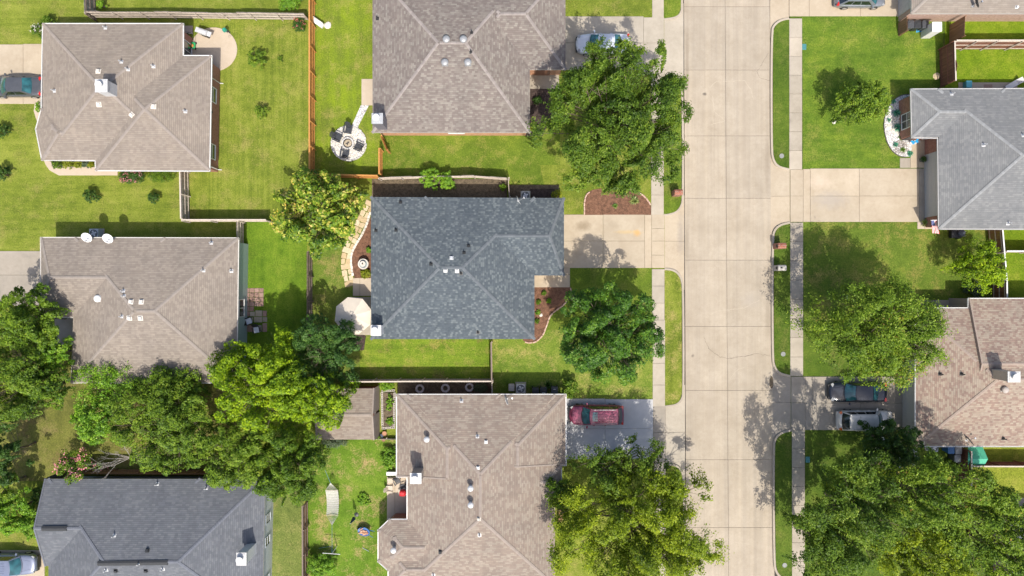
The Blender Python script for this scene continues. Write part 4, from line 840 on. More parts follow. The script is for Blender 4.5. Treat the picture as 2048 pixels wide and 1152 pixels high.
tree('small open crowned tree on the lawn by the white gravel bed', 1722, 208, 64, 2.9, 5.2, LF_OLIVE, 33, 'feather', ry=50, ls=.2, cov=4.6, nl=34, ragged=.4)
tree('small yellow green tree by the fence south of the flag', 1956, 533, 52, 3.0, 5.4, LF_YEL, 34, 'feather', ry=54, ls=.19, cov=4.6, nl=34, ragged=.3)
tree('crape myrtle with pink flowers by the corner of the slate roof', 152, 930, 46, 2.4, 3.8, LF_OLIVE, 35, 'clump', ry=38, ls=.19, cov=2.2, nl=22, ragged=.4, flowers=(FL_PINK, 34, .16))
tree('yellowish green tree between the left edge and the taupe roof corner', 104, 768, 50, 4.4, 6.8, LF_MID, 36, 'clump', ls=0.211, cov=5.0, nl=34)
tree('bright green small tree right of the worn olive grass', 196, 838, 58, 3.4, 5.4, LF_BRIGHT, 37, 'clump', ry=52, ls=0.194, cov=4.2, nl=34, ragged=.35)
tree('mid green tree under the pale green sapling and taupe roof', 345, 775, 70, 3.4, 5.2, LF_MID, 38, 'feather', ry=42, ls=0.194, cov=4.2, nl=34, ragged=.35)
tree('dark green tree in the bottom left corner behind the hedge', -6, 975, 40, 3.6, 5.6, LF_MID, 39, 'clump', ry=60, ls=0.202, cov=4.4, nl=28)
tree('green oak at the very bottom right corner of the photo', 2035, 1120, 74, 6.0, 9.4, LF_MID, 48, 'feather', ls=.22, cov=3.8, nl=32, ragged=.3, lobe=(.18, .3))
tree('green oak limb mass over the right pavement at the bottom edge', 1655, 1098, 74, 6.6, 9.8, LF_ELM, 49, 'feather', ry=78, ls=.22, cov=3.8, nl=32, ragged=.34, lobe=(.18, .3), hb=3.0)
# ------------------------------------------------------------------ fences
def woodm(name, a, c2):
    m, nt, b = nodes(name); t = NT(nt); v = t.pos(); c = t.ramp(t.attr('tint'), [(0, a), (1, c2)]); n = t.noise(t.map(v, (18, 18, 1.5)), 1.0, 4)
    c = t.mix(1.0, c, t.ramp(n, [(.3, (.72,) * 3), (.7, (1.18,) * 3)]), 'MULTIPLY'); t.l(c, b.inputs['Base Color']); b.inputs['Roughness'].default_value = .85; return m
WD_GREY = woodm('weathered_wood', (.27, .23, .20), (.42, .37, .33)); WD_CED = woodm('cedar_wood', (.46, .2, .05), (.62, .31, .09)); WD_RED = woodm('red_stained_wood', (.17, .07, .045), (.26, .11, .07))
WD_BRN = woodm('brown_wood', (.24, .13, .075), (.36, .2, .11)); WD_DARK = woodm('dark_weathered_wood', (.15, .115, .09), (.26, .2, .165)); WD_PALE = woodm('pale_wood', (.5, .43, .36), (.62, .55, .47))
def fence(label, pts, h, mat, side=1, railm=None, seed=1, lean=0.0, cap=None, step=2.4, arch=None):
    rng = random.Random(seed); P = [W(*p) for p in pts]; o = empty('fence', P[0], label, 'fence'); railm = railm or mat
    pk = MB(); first = True; k = 0
    for a, b in zip(P, P[1:]):
        L = (b - a).length; d = (b - a) / L; nn = Vector((-d.y, d.x, 0)) * side; ang = math.atan2(d.y, d.x); n = max(1, int(L / .142)); w = L / n
        nsec = max(1, round(L / step)); offs = [rng.uniform(-.03, .06) * (1 if lean else .4) for _ in range(nsec + 1)]
        ln = lambda t: (lean + offs[min(nsec, int(t * nsec + .5))])
        for i in range(n):
            t = (i + .5) / n; hh = h + rng.uniform(-.02, .02); c = a + d * L * t; tp = nn * ln(t); pk.tint = rng.random()
            if arch: hh += arch(k, t)
            ww = w * .47; th = nn * -.018; q = [c - d * ww, c + d * ww]
            vs = [(p + s_ + Vector((0, 0, z)) + tp * (z / h)) for z in (0.04, hh) for p in q for s_ in (Vector(), th)]
            pk.add([tuple(v) for v in vs], [(0, 2, 6, 4), (1, 5, 7, 3), (4, 6, 7, 5), (0, 4, 5, 1), (2, 3, 7, 6)])
        for z in ((.3, h * .52, h - .25) if h > 1.2 else (.25, h - .2)):
            for s_ in range(nsec):
                t0, t1 = s_ / nsec, (s_ + 1) / nsec; p0 = a + d * L * t0 + nn * (.03 + offs[s_] * z / h + lean * z / h); p1 = a + d * L * t1 + nn * (.03 + offs[s_ + 1] * z / h + lean * z / h); mb = MB(); mb.tint = rng.random(); m_ = (p0 + p1) / 2; dd = p1 - p0
                mb.box((m_.x, m_.y, z), (dd.length - .01, .04, .09), math.atan2(dd.y, dd.x)); mb.build('rail', railm, o)
        for s_ in range(nsec + 1):
            if s_ == 0 and not first: continue
            t = s_ / nsec; p = a + d * L * t + nn * .1; mb = MB(); mb.tint = rng.random(); q = p + nn * (lean + offs[s_]); mb.tube((p.x, p.y, -.1), (q.x, q.y, h - .04), .055, .055, 4); mb.build('post', railm, o)
        if cap:
            mb = MB(); m_ = (a + b) / 2; mb.box((m_.x + nn.x * (.02 + lean), m_.y + nn.y * (.02 + lean), h + .03), (L + .04, .12, .035), ang); mb.build('cap_rail', cap, o)
        first = False; k += 1
    pk.build('pickets', mat, o, kind='stuff'); return o
fence('long weathered grey fence behind the top left house', [(193, 36), (300, 36), (460, 38), (619, 40)], 1.85, WD_GREY, -1, WD_PALE, 1, lean=.12)
fence('short weathered fence running off the top edge above the taupe roof', [(193, 44), (190, -60)], 1.85, WD_GREY, -1, WD_DARK, 2)
fence('orange cedar fence along the fire pit yard', [(630, -40), (630, 349)], 1.85, WD_CED, 1, WD_CED, 3, cap=WD_CED)
fence('orange cedar fence across the bottom of the fire pit yard', [(631, 354), (762, 357)], 1.75, WD_CED, -1, WD_CED, 4, cap=WD_CED)
fence('narrow orange cedar fence beside the orange brick wall', [(765, 304), (765, 354)], 1.75, WD_CED, 1, WD_CED, 5, cap=WD_CED)
fence('open orange cedar gate leaf by the orange brick wall', [(767, 280), (779, 308)], 1.7, WD_CED, 1, WD_CED, 6, step=3)
fence('weathered fence with pale rails above the charcoal roof', [(764, 359), (850, 356), (950, 355), (1014, 360)], 1.75, WD_GREY, -1, WD_PALE, 7, lean=.1)
fence('short weathered fence meeting the charcoal roof top edge', [(1016, 361), (1018, 398)], 1.7, WD_DARK, 1, WD_PALE, 8)
fence('weathered fence running down from the taupe brick house', [(378, 346), (380, 441)], 1.8, WD_GREY, 1, WD_PALE, 9, cap=WD_PALE)
fence('weathered fence with pale top above the vivid green yard', [(381, 443), (545, 443)], 1.75, WD_GREY, -1, WD_PALE, 10, cap=WD_PALE)
fence('short weathered fence at the teal wall corner', [(488, 446), (488, 492)], 1.75, WD_GREY, 1, WD_PALE, 11)
fence('dark weathered fence between vivid yard and umbrella', [(625, 505), (625, 700)], 1.8, WD_DARK, 1, WD_DARK, 12)
fence('thin pale topped fence below the charcoal roofed house', [(706, 759), (850, 758), (984, 758)], 1.75, WD_BRN, 1, WD_PALE, 13, cap=WD_PALE)
fence('fence post line dropping from the charcoal roof corner', [(983, 682), (984, 757)], 1.75, WD_DARK, 1, WD_PALE, 14, cap=WD_DARK)
fence('short pale fence beside the air conditioner', [(984, 760), (985, 792)], 1.7, WD_PALE, 1, WD_PALE, 15)
fence('brown fence at the bottom beside the hammock yard', [(616, 1000), (617, 1240)], 1.8, WD_BRN, 1, WD_DARK, 16, cap=WD_DARK)
fence('brown fence hidden in shade north of the slate roof', [(180, 938), (350, 939), (520, 940)], 1.7, WD_BRN, 1, WD_BRN, 17)
fence('dark red fence with arched gate facing the deep green lawn', [(1878, 100), (1880, 176)], 2.3, WD_RED, -1, WD_RED, 18, cap=WD_PALE, arch=lambda k, t: .25 * math.sin(math.pi * min(1, max(0, (t - .45) / .35))))
fence('tall stained fence with pale rails in the bright back yard', [(1880, 99), (1960, 99), (2300, 98)], 2.4, WD_RED, -1, WD_PALE, 19, cap=WD_PALE)
fence('brown fence panel beside the white cabinet', [(1899, 50), (1898, 88)], 2.2, WD_BRN, 1, WD_BRN, 20)
fence('short brown screen fence hiding the bins', [(1796, 46), (1796, 72)], 1.5, WD_BRN, 1, WD_BRN, 21)
fence('dark red fence south of the grey roof', [(1974, 455), (1983, 560), (1984, 642)], 2.0, WD_RED, -1, WD_PALE, 22, cap=M_WHITE)
fence('pale topped fence dividing the two bright back yards', [(1986, 504), (2300, 504)], 1.8, WD_RED, -1, WD_PALE, 23, cap=M_WHITE)
fence('dark red fence beside the green cover', [(1916, 893), (1916, 960)], 1.9, WD_RED, -1, WD_RED, 24, cap=WD_PALE)
fence('dark red fence with pale top below the green cover', [(1917, 923), (2300, 924)], 1.8, WD_RED, 1, WD_RED, 25, cap=WD_PALE)
fence('low board fence in front of the small garden', [(750, 876), (800, 877)], .5, WD_PALE, 1, WD_PALE, 26, step=1.2)
# ------------------------------------------------------------------ cars
def patch(c, nu=6, nv=8, cu0=0.0, cu1=0.0, up=0.0, r=(0, 1, 0, 1), off=0.0):
    # c: corners (u0v0,u0v1,u1v0,u1v1); cu0/cu1: forward bow of the u=0 / u=1 edge; up: crown
    A, B, C_, D = [Vector(x) for x in c]; rows = []
    nrm = ((B - A).cross(C_ - A)).normalized()
    if nrm.z < 0: nrm = -nrm
    for i in range(nu + 1):
        u = r[0] + (r[1] - r[0]) * i / nu; row = []
        for j in range(nv + 1):
            v = r[2] + (r[3] - r[2]) * j / nv; p = A.lerp(B, v).lerp(C_.lerp(D, v), u); k = 1 - (2 * v - 1) ** 2
            p = p + Vector(((cu0 * (1 - u) + cu1 * u) * k, 0, up * k * (1 - (2 * u - 1) ** 2))) + nrm * off; row.append(tuple(p))
        rows.append(row)
    return rows
def interp(tab, u):
    for (a, x), (b, y) in zip(tab, tab[1:]):
        if u <= b: return x + (y - x) * (u - a) / (b - a)
    return tab[-1][1]
def car(label, px, py, heading, L, Wd, Ht, kind, paint, glass=M_CARGLASS, roofrails=False, sunroof=False, cat='car', ribs=False, tail=(.5, .02, .015)):
    loc = W(px, py, .8); loc.z = .052; o = empty('parked_car', loc, label, cat, R(heading)); w = Wd / 2; tailm = plain(tail, .25, .1, coat=.5)
    suv = kind != 'sedan'; belt = Ht * (.66 if not suv else .60)
    wt = [(0, .60), (.015, .72), (.05, .86), (.1, .94), (.2, .985), (.5, 1), (.8, .985), (.92, .95), (.97, .88), (1, .72)]
    zt = [(0, .62), (.012, .74), (.05, .82), (.1, .87), (.27, .98), (.35, 1.0), (.78, 1.02), (.82, 1.02), (.95, 1.0), (.985, .92), (1, .66)] if not suv else [(0, .62), (.012, .78), (.05, .86), (.1, .9), (.25, .98), (.32, 1.0), (.9, 1.0), (.97, .98), (.99, .9), (1, .62)]
    us = [0, .006, .015, .03, .05, .075, .1, .15, .2, .25, .3, .4, .5, .6, .7, .8, .87, .92, .95, .97, .985, .994, 1]; rows = []
    for u in us:
        ww = w * interp(wt, u); zd = belt * interp(zt, u); x = L / 2 - u * L; half = [(0, zd), (.3, zd - .002), (.6, zd - .012), (.8, zd - .03), (.93, zd - .075), (.985, zd - .16), (1, zd * .62), (1, .42), (.97, .26), (.8, .2)]
        bow = .09 * (1 if u < .3 else -1 if u > .9 else 0) * (1 - min(1, min(u, 1 - u) / .12))
        row = [(x + bow * (1 - f * f), f * ww, z) for f, z in half[::-1]] + [(x + bow * (1 - f * f), -f * ww, z) for f, z in half[1:]]; rows.append(row)
    mb = MB(); mb.grid(rows); n = len(rows[0]); mb.poly(rows[0][::-1]); mb.poly(rows[-1]); body = mb.build('body', paint, o, False, True)
    if kind == 'sedan': ub, ut, ue, ud = .27, .42, .69, .82
    elif kind == 'hatch': ub, ut, ue, ud = .22, .38, .84, .95
    else: ub, ut, ue, ud = .255, .375, .87, .955
    X = lambda u: L / 2 - u * L; yb, yr = w * .93, w * (.70 if not suv else .74); zb = belt * .985; zr = Ht - .035
    WS = [(X(ub), yb, zb), (X(ub), -yb, zb), (X(ut), yr, zr), (X(ut), -yr, zr)]; RW = [(X(ue), yr, zr), (X(ue), -yr, zr), (X(ud), yb * .95, zb), (X(ud), -yb * .95, zb)]
    RF = [WS[2], WS[3], RW[0], RW[1]]; cW0, cW1, cR0, cR1 = .22, .10, -.05, -.12
    mb = MB()
    for c, a, b, up in ((WS, cW0, cW1, .03), (RF, cW1, cR0, .045), (RW, cR0, cR1, .02)): mb.grid(patch(c, 6, 10, a, b, up))
    sides = []
    for s in (1, -1):
        c = [(X(ub), s * yb, zb), (X(ud), s * yb * .95, zb), (X(ut), s * yr, zr), (X(ue), s * yr, zr)]; sides.append((s, c)); g = patch(c, 3, 8)
        if s > 0: g = [r_[::-1] for r_ in g]
        mb.grid(g)
    mb.build('roof', paint, o, False, True)
    g = MB(); g.grid(patch(WS, 6, 10, cW0, cW1, .03, (.06, .93, .05, .95), .012)); g.build('windshield', glass, o, False, True)
    g = MB(); g.grid(patch(RW, 6, 10, cR0, cR1, .02, (.06, .94, .04, .96), .02)); g.build('rear_window', glass if kind == 'sedan' else M_CARGLASSD, o, False, True)
    for s, c in sides:
        segs = ((.10, .46), (.50, .88)) if not suv else ((.10, .40), (.43, .68), (.71, .93))
        for a, b in segs:
            rr = patch(c, 3, 4, r=(.12, .86, a, b)); rr = [[(p[0], p[1] + s * .014, p[2] + .008) for p in row] for row in rr]
            if s > 0: rr = [r_[::-1] for r_ in rr]
            g = MB(); g.grid(rr); g.build('side_window', M_CARGLASSD, o, False, False)
    for ux in (.19, .80):
        for s in (1, -1):
            g = MB(); c = (X(ux), s * (w - .1), .33); q = Matrix.Rotation(math.pi / 2, 3, 'X'); g.lathe(c, [(.2, -.11), (.31, -.11), (.335, -.07), (.335, .07), (.31, .112), (.2, .112)], 20, m=q); wh = g.build('wheel', M_RUBBER, o, False, True)
            g = MB(); g.lathe((X(ux), s * (w - .1) + s * .105, .33), [(.21, -.015), (.21, .012), (.17, .006), (.05, .012), (.001, .014)], 14, m=Matrix.Rotation(-s * math.pi / 2, 3, 'X')); g.build('rim', M_METAL, wh, False)
    for s in (1, -1):
        g = MB(); g.box((X(.045), s * w * .70, belt * .76), (.24, .3, .1), -s * .5); g.build('headlight', plain((.3, .31, .32), .4, .05), o, False)
        g = MB(); g.box((X(.972), s * w * .74, belt * .86), (.2, .34, .2), s * .42); g.build('tail_light', tailm, o, False)
        g = MB(); g.rbox((X(ub + .06), s * (w + .12), belt + .02), (.14, .24, .15), .05, -s * .25); g.build('mirror', paint, o, False)
        for ux in ((.45, .66)): g = MB(); g.box((X(ux), s * (w + .012), belt * .82), (.2, .035, .035)); g.build('door_handle', paint, o, False)
    g = MB(); g.rbox((X(.008), 0, .42), (.24, Wd * .74, .3), .08); g.build('bumper', M_DARKMET, o, False); g = MB(); g.rbox((X(.992), 0, .45), (.24, Wd * .84, .28), .08); g.build('bumper', paint, o, False)
    g = MB(); g.box((X(.02) + .09, 0, belt * .66), (.05, Wd * .45, .12)); g.build('grille', M_BLACK, o, False)
    g = MB(); g.grid(patch([(X(ub - .005), yb * .95, zb - .005), (X(ub - .005), -yb * .95, zb - .005), (X(ub + .012), yb * .95, zb + .012), (X(ub + .012), -yb * .95, zb + .012)], 1, 10, cW0, cW0, 0)); g.build('wiper_cowl', M_BLACK, o, False)
    for s in (1, -1):      # hood creases
        g = MB(); g.tube((X(.075), s * w * .38, belt * .885), (X(.235), s * w * .6, belt * .965), .012, .012, 5); g.build('hood_crease', paint, o, False)
    if roofrails:
        for s in (1, -1): g = MB(); g.path([(X(ut + .03), s * yr * .9, zr), (X(ut + .06), s * yr * .9, zr + .07), (X(ue - .05), s * yr * .9, zr + .07), (X(ue - .02), s * yr * .9, zr)], .022, 6); g.build('roof_rail', M_METAL if ribs else paint, o, False)
    if sunroof: g = MB(); g.grid(patch(RF, 2, 6, cW1, cR0, .045, (.09, .27, .2, .8), .006)); g.build('sunroof', glass, o, False, True)
    if ribs:
        for k in range(5): y = (k - 2) / 2 * yr * .62; g = MB(); g.tube((X(ut + .07), y, zr + .043 * (1 - (y / yr) ** 2)), (X(ue - .06), y, zr + .04 * (1 - (y / yr) ** 2)), .014, .014, 5); g.build('roof_rib', paint, o, False)
    return o
def paintm(name, col, metal=.35, rough=.3):
    m, nt, b = nodes(name); t = NT(nt); n = t.noise(t.oc(), 2.0, 3); t.l(t.ramp(n, [(.3, sc3(col, .9)), (.7, sc3(col, 1.1))]), b.inputs['Base Color']); b.inputs['Metallic'].default_value = metal; b.inputs['Roughness'].default_value = rough; b.inputs['Coat Weight'].default_value = .7; b.inputs['Coat Roughness'].default_value = .06; return m
car('dark grey sedan parked with its rear towards the top left house', 32, 173, 180, 4.85, 1.85, 1.45, 'sedan', paintm('grey_paint', (.10, .105, .115)))
car('white sedan parked under the top centre elm', 1206, 87, 180, 4.85, 1.85, 1.46, 'sedan', paintm('white_car_paint', (.62, .66, .72), .1), sunroof=True)
car('silver grey hatchback cut off by the top edge', 1722, -6, 0, 4.5, 1.8, 1.52, 'hatch', paintm('silver_grey_paint', (.22, .24, .27)))
car('maroon pink sport utility car on the grey driveway', 1193, 830, 180, 4.95, 1.9, 1.72, 'suv', paintm('maroon_paint', (.22, .04, .085)), roofrails=True, sunroof=True, ribs=True)
car('black blue car half hidden under the right lawn elm', 1716, 784, 180, 5.2, 1.9, 1.5, 'sedan', paintm('black_blue_paint', (.012, .018, .032)))
car('champagne silver sport utility car beside the black car', 1731, 841, 0, 4.95, 1.92, 1.74, 'suv', paintm('champagne_paint', (.62, .6, .56), .15), roofrails=True, ribs=True, tail=(.6, .13, .02))
car('blue grey sport utility car at the bottom left corner', 18, 1129, 0, 4.9, 1.9, 1.75, 'suv', paintm('blue_grey_paint', (.2, .23, .32)), ribs=True)
# ------------------------------------------------------------------ beds, stones, garden things
def curve_pts(pts, step):
    P = [Vector(p) for p in smooth2(pts, 3)]; out = [P[0]]; acc = 0
    for a, b in zip(P, P[1:]):
        L = (b - a).length
        while acc + L >= step:
            t = (step - acc) / L; a = a.lerp(b, t); out.append(a.copy()); L = (b - a).length; acc = 0
        acc += L
    return out
def edging(parent, pts, mat, size=(.36, .13, .14), name='edging_block', gap=.03, jit=.03, closed=False):
    rng = random.Random(len(pts) + int(pts[0][0])); q = curve_pts(pts + ([pts[0]] if closed else []), (size[0] + gap) * S)
    for a, b in zip(q, q[1:]):
        p0, p1 = W(a.x, a.y), W(b.x, b.y); d = p1 - p0; m = (p0 + p1) / 2; mb = MB(); mb.tint = rng.random()
        mb.rbox((m.x + rng.uniform(-jit, jit) * .5, m.y + rng.uniform(-jit, jit) * .5, size[2] / 2 + rng.uniform(0, .02)), (d.length - gap, size[1] * rng.uniform(.9, 1.1), size[2]), .035, math.atan2(d.y, d.x) + rng.uniform(-.08, .08), 2, .02); mb.build(name, mat, parent)
def tintm(name, a, b, r=.85):
    m, nt, bs = nodes(name); t = NT(nt); c = t.ramp(t.attr('tint'), [(0, a), (1, b)]); n = t.noise(t.pos(), 9, 4); t.l(t.mix(1.0, c, t.ramp(n, [(.3, (.82,) * 3), (.7, (1.12,) * 3)]), 'MULTIPLY'), bs.inputs['Base Color']); bs.inputs['Roughness'].default_value = r; t.bump(n, .4, .02, bs); return m
M_PINKB = tintm('pink_edging', (.5, .33, .25), (.62, .45, .36)); M_WHSTONE = tintm('white_stone', (.58, .55, .48), (.75, .72, .66)); M_FLAG = tintm('flagstone', (.48, .36, .2), (.66, .55, .38)); M_GRSTONE = tintm('grey_stone', (.42, .41, .39), (.62, .61, .59)); M_PAVER = tintm('red_paver', (.26, .16, .13), (.36, .24, .2)); M_PAVERG = tintm('tan_paver', (.3, .26, .2), (.4, .36, .29)); M_BLOCK = tintm('cinder_block', (.5, .46, .41), (.62, .58, .53))
def bed(pts, mat, z=.06, name='planting_bed'): return sheet(name, pts, z, mat, .1)
# centre house, west bed and flagstone path
b1 = bed([(745, 426), (737, 446), (726, 470), (712, 492), (705, 508), (704, 522), (706, 540), (709, 556), (746, 556)], M_MULCH)
edging(b1, [(741, 424), (735, 446), (724, 470), (710, 492), (703, 508), (702, 522), (704, 540), (707, 556)], M_WHSTONE, (.3, .2, .12), 'edging_stone', .02)
fp = sempty('path', W(700, 500)); rng = random.Random(8); ctr = curve_pts([(741, 402), (730, 425), (715, 455), (700, 485), (690, 508), (689, 530), (694, 552), (700, 578)], 11.5)
for i, (a, b) in enumerate(zip(ctr, ctr[1:])):
    d = (b - a).normalized(); nn = Vector((-d.y, d.x)); cols = 2 if i % 3 else 1; e = [-11.5, 8.5] if cols == 1 else [-11.5, rng.uniform(-4, 1), 8.5]
    for u, v in zip(e, e[1:]):
        j = lambda: Vector((rng.uniform(-1, 1), rng.uniform(-1, 1))); P = [a + nn * u + j(), a + nn * ((u + v) / 2) + j() - d, a + nn * v + j(), b + nn * v + j(), b + nn * u + j()]; mbs = slab(fp, [tuple(p) for p in P], .055 + rng.uniform(0, .02), M_FLAG, .07, .08, 'flagstone'); mbs.data.attributes['tint'].data.foreach_set('value', [rng.random()] * len(mbs.data.polygons))
# front beds of the centre house
b2 = bed([(1050, 574), (1141, 574), (1141, 588), (1132, 605), (1115, 617), (1100, 628), (1093, 648), (1086, 669), (1072, 683), (1056, 686), (1046, 681), (1046, 600)], M_MULCH)
edging(b2, [(1141, 575), (1142, 588), (1133, 606), (1116, 618), (1101, 629), (1094, 648), (1087, 670), (1073, 684), (1056, 687), (1045, 681)], M_PINKB)
b3 = bed([(1168, 430), (1167, 405), (1172, 388), (1185, 380), (1220, 374), (1262, 378), (1280, 386), (1295, 399), (1302, 413), (1302, 430)], M_MULCH, .066)
edging(b3, [(1169, 430), (1168, 405), (1172, 389), (1182, 382)], M_PINKB); edging(b3, [(1256, 377), (1280, 386), (1294, 398), (1302, 413)], M_PINKB)
bed([(1055, 178), (1105, 178), (1105, 230), (1085, 272), (1050, 272)], M_MULCHD)
bed([(1060, 378), (1110, 378), (1110, 396), (1060, 396)], M_MULCHD, .068)
bed([(725, 668), (732, 672), (728, 700), (708, 702), (700, 672)], M_MULCHD, .068)
# fire pit yard
g1 = bed(arc(698, 287, 34, 34, 0, 350, 35), M_GRAVW, .07, 'gravel_bed'); edging(g1, arc(698, 287, 34.5, 34.5, 0, 352, 40), M_GRSTONE, (.26, .14, .14), 'edging_stone', .02)
bed([(701, 258), (722, 211), (738, 211), (716, 254), (722, 266), (706, 268)], M_GRAVW, .066, 'path')
def scatter_rocks(parent, cx, cy, r, n, mat, seed, s0=.05, s1=.12, z=.07):
    rng = random.Random(seed); mb = MB()
    for _ in range(n):
        a = rng.uniform(0, 6.28); q = math.sqrt(rng.random()) * r; p = W(cx + q * math.cos(a), cy + q * math.sin(a)); s_ = rng.uniform(s0, s1); mb.tint = rng.random(); mb.lathe((p.x, p.y, z), [(s_, 0), (s_ * .8, s_ * .5), (s_ * .3, s_ * .75)], 5, 1, rng.uniform(.6, 1.2))
    return mb.build('pebbles', mat, parent, kind='stuff')
scatter_rocks(g1, 698, 287, 32, 500, M_WHSTONE, 4)
fpit = empty('fire_pit', W(697, 288), 'round stone fire pit with black liner on white gravel', 'fire pit'); c = W(697, 288)
for i in range(16):
    a = i / 16 * 2 * math.pi; mb = MB(); mb.tint = random.random(); mb.rbox((c.x + .5 * math.cos(a), c.y + .5 * math.sin(a), .2), (.2, .17, .32), .03, a + math.pi / 2, 2, .02); mb.build('stone', M_GRSTONE, fpit)
mb = MB(); mb.lathe((c.x, c.y, .05), [(.39, 0), (.4, .33), (.43, .335), (.43, .3)], 24, cap=False); mb.build('liner', M_DARKMET, fpit)
mb = MB(); mb.lathe((c.x, c.y, .16), [(.385, 0), (.2, .05), (.001, .06)], 20); mb.build('ash', plain((.45, .38, .28), .95, .3, 12), fpit)
mb = MB(); mb.tube((c.x - .2, c.y - .05, .26), (c.x + .12, c.y + .1, .24), .05, .045, 8); mb.tube((c.x - .05, c.y - .18, .25), (c.x + .02, c.y + .15, .3), .04, .04, 8); mb.build('log', M_BLACK, fpit)
def lounge_chair(label, px, py, rz, mat=M_DARKMET, scale=1.0, group=None):
    o = empty('patio_chair', W(px, py, 0), label, 'chair', R(rz), group); o.location.z = .06; k = scale
    for i in range(6): mb = MB(); x = .28 - i * .1; mb.box((x * k, 0, (.36 - i * .025) * k), (.088 * k, .52 * k, .022)); mb.build('seat_slat', mat, o, False)
    for i in range(5): mb = MB(); y = (i - 2) * .105; q = Matrix.Rotation(-.42, 3, 'Y'); mb.box((-.42 * k, y * k, (.62 + .04 * (2 - abs(i - 2))) * k), (.022, .09 * k, (.78 + .08 * (2 - abs(i - 2))) * k), m=q); mb.build('back_slat', mat, o, False)
    for s_ in (1, -1):
        mb = MB(); mb.rbox((-.02 * k, s_ * .36 * k, .56 * k), (.74 * k, .13 * k, .025), .05 * k, 0, 3, .005); mb.build('armrest', mat, o, False)
        mb = MB(); mb.box((.27 * k, s_ * .3 * k, .27 * k), (.09 * k, .03, .54 * k)); mb.build('leg', mat, o, False)
        mb = MB(); mb.box((-.38 * k, s_ * .28 * k, .24 * k), (.1 * k, .03, .48 * k), m=Matrix.Rotation(-.35, 3, 'Y')); mb.build('leg', mat, o, False)
    return o
M_CHAIR = plain((.045, .05, .058), .45, .1, key='chair_plastic')
lounge_chair('black slatted chair north of the fire pit nearest the gravel path', 698, 262, -100, M_CHAIR)
lounge_chair('black slatted chair west of the fire pit', 678, 277, -25, M_CHAIR)
lounge_chair('black slatted chair south of the fire pit', 692, 308, 82, M_CHAIR)
lounge_chair('black slatted chair east of the fire pit', 719, 295, 155, M_CHAIR)
o = empty('garden_bench', W(638, 49), 'white garden bench against the orange cedar fence', 'bench', R(-35)); mb = MB(); mb.rbox((0, 0, .42), (1.1, .4, .07), .04); mb.build('seat', M_WHITE, o, False)
for x in (-.45, .45): mb = MB(); mb.box((x, 0, .2), (.08, .34, .4)); mb.build('leg', M_WHITE, o, False)
mb = MB(); mb.rbox((0, .19, .65), (1.1, .05, .25), .02); mb.build('backrest', M_WHITE, o, False)
def rock(label, px, py, r, mat, seed, h=.6):
    rng = random.Random(seed); mb = MB(); c = W(px, py); n = 9; prof = [(1, 0), (1.02, .35), (.75, .8), (.35, 1.0)]; vs = []
    for (q, z) in prof:
        for i in range(n): a = 2 * math.pi * i / n; k = r * q * rng.uniform(.75, 1.2); vs.append((c.x + k * math.cos(a), c.y + k * math.sin(a), .02 + z * r * h * rng.uniform(.85, 1.1)))
    fs = [[j * n + i, j * n + (i + 1) % n, (j + 1) * n + (i + 1) % n, (j + 1) * n + i] for j in range(3) for i in range(n)] + [list(range(3 * n, 4 * n))]; mb.add(vs, fs); return mb.build('rock', mat, None, label=label, cat='rock')
rock('pale boulder beside the white garden bench', 656, 51, .32, M_WHSTONE, 3); rock('tan boulder at the foot of the dark red fence', 1873, 153, .32, M_FLAG, 5, .4)
rock('white stone under the small open crowned tree', 1668, 244, .2, M_WHSTONE, 9, .3)
# top left patio
def grill(label, px, py, rz):
    o = empty('barbecue_grill', W(px, py), label, 'grill', R(rz)); o.location.z = .06; mb = MB(); mb.rbox((0, 0, .72), (.75, .5, .22), .04); mb.build('firebox', M_DARKMET, o, False)
    mb = MB(); mb.grid([[(x, .26 * math.cos(math.pi * j / 8), .83 + .24 * math.sin(math.pi * j / 8)) for j in range(9)] for x in (-.37, -.2, 0, .2, .37)]); mb.poly([(-.37, .26 * math.cos(math.pi * j / 8), .83 + .24 * math.sin(math.pi * j / 8)) for j in range(9)]); mb.poly([(.37, .26 * math.cos(math.pi * j / 8), .83 + .24 * math.sin(math.pi * j / 8)) for j in range(9)]); mb.build('lid', M_SILVER, o, False, False)
    for s_ in (1, -1): mb = MB(); mb.box((s_ * .58, 0, .84), (.36, .45, .04)); mb.build('side_shelf', M_SILVER, o, False)
    mb = MB(); mb.box((0, 0, .32), (.7, .46, .56)); mb.build('cabinet', M_DARKMET, o, False); mb = MB(); mb.tube((-.25, -.3, .9), (.25, -.3, .9), .015); mb.build('handle', M_CHROME, o, False)
    for x in (-.3, .3): mb = MB(); mb.lathe((x, .2, .06), [(.06, -.03), (.06, .03)], 10, m=Matrix.Rotation(math.pi / 2, 3, 'Y')); mb.build('wheel', M_RUBBER, o, False)
grill('silver and black barbecue grill on the round patio', 415, 71, -20)
o = empty('lawn_mower', W(388, 93), 'green lawn mower by the brick wall on the round patio', 'mower', R(-95)); o.location.z = .06; GRN = plain((.03, .35, .12), .4, .1, coat=.4)
mb = MB(); mb.rbox((0, 0, .2), (.6, .5, .16), .1); mb.build('deck', GRN, o, False); mb = MB(); mb.lathe((.05, 0, .27), [(.15, 0), (.16, .1), (.1, .17), (.001, .18)], 14); mb.build('engine', plain((.55, .25, .06), .5), o, False)
for x in (.26, -.26):
    for y in (.26, -.26): mb = MB(); mb.lathe((x, y, .1), [(.1, -.025), (.1, .025)], 12, m=Matrix.Rotation(math.pi / 2, 3, 'X')); mb.build('wheel', M_RUBBER, o, False)
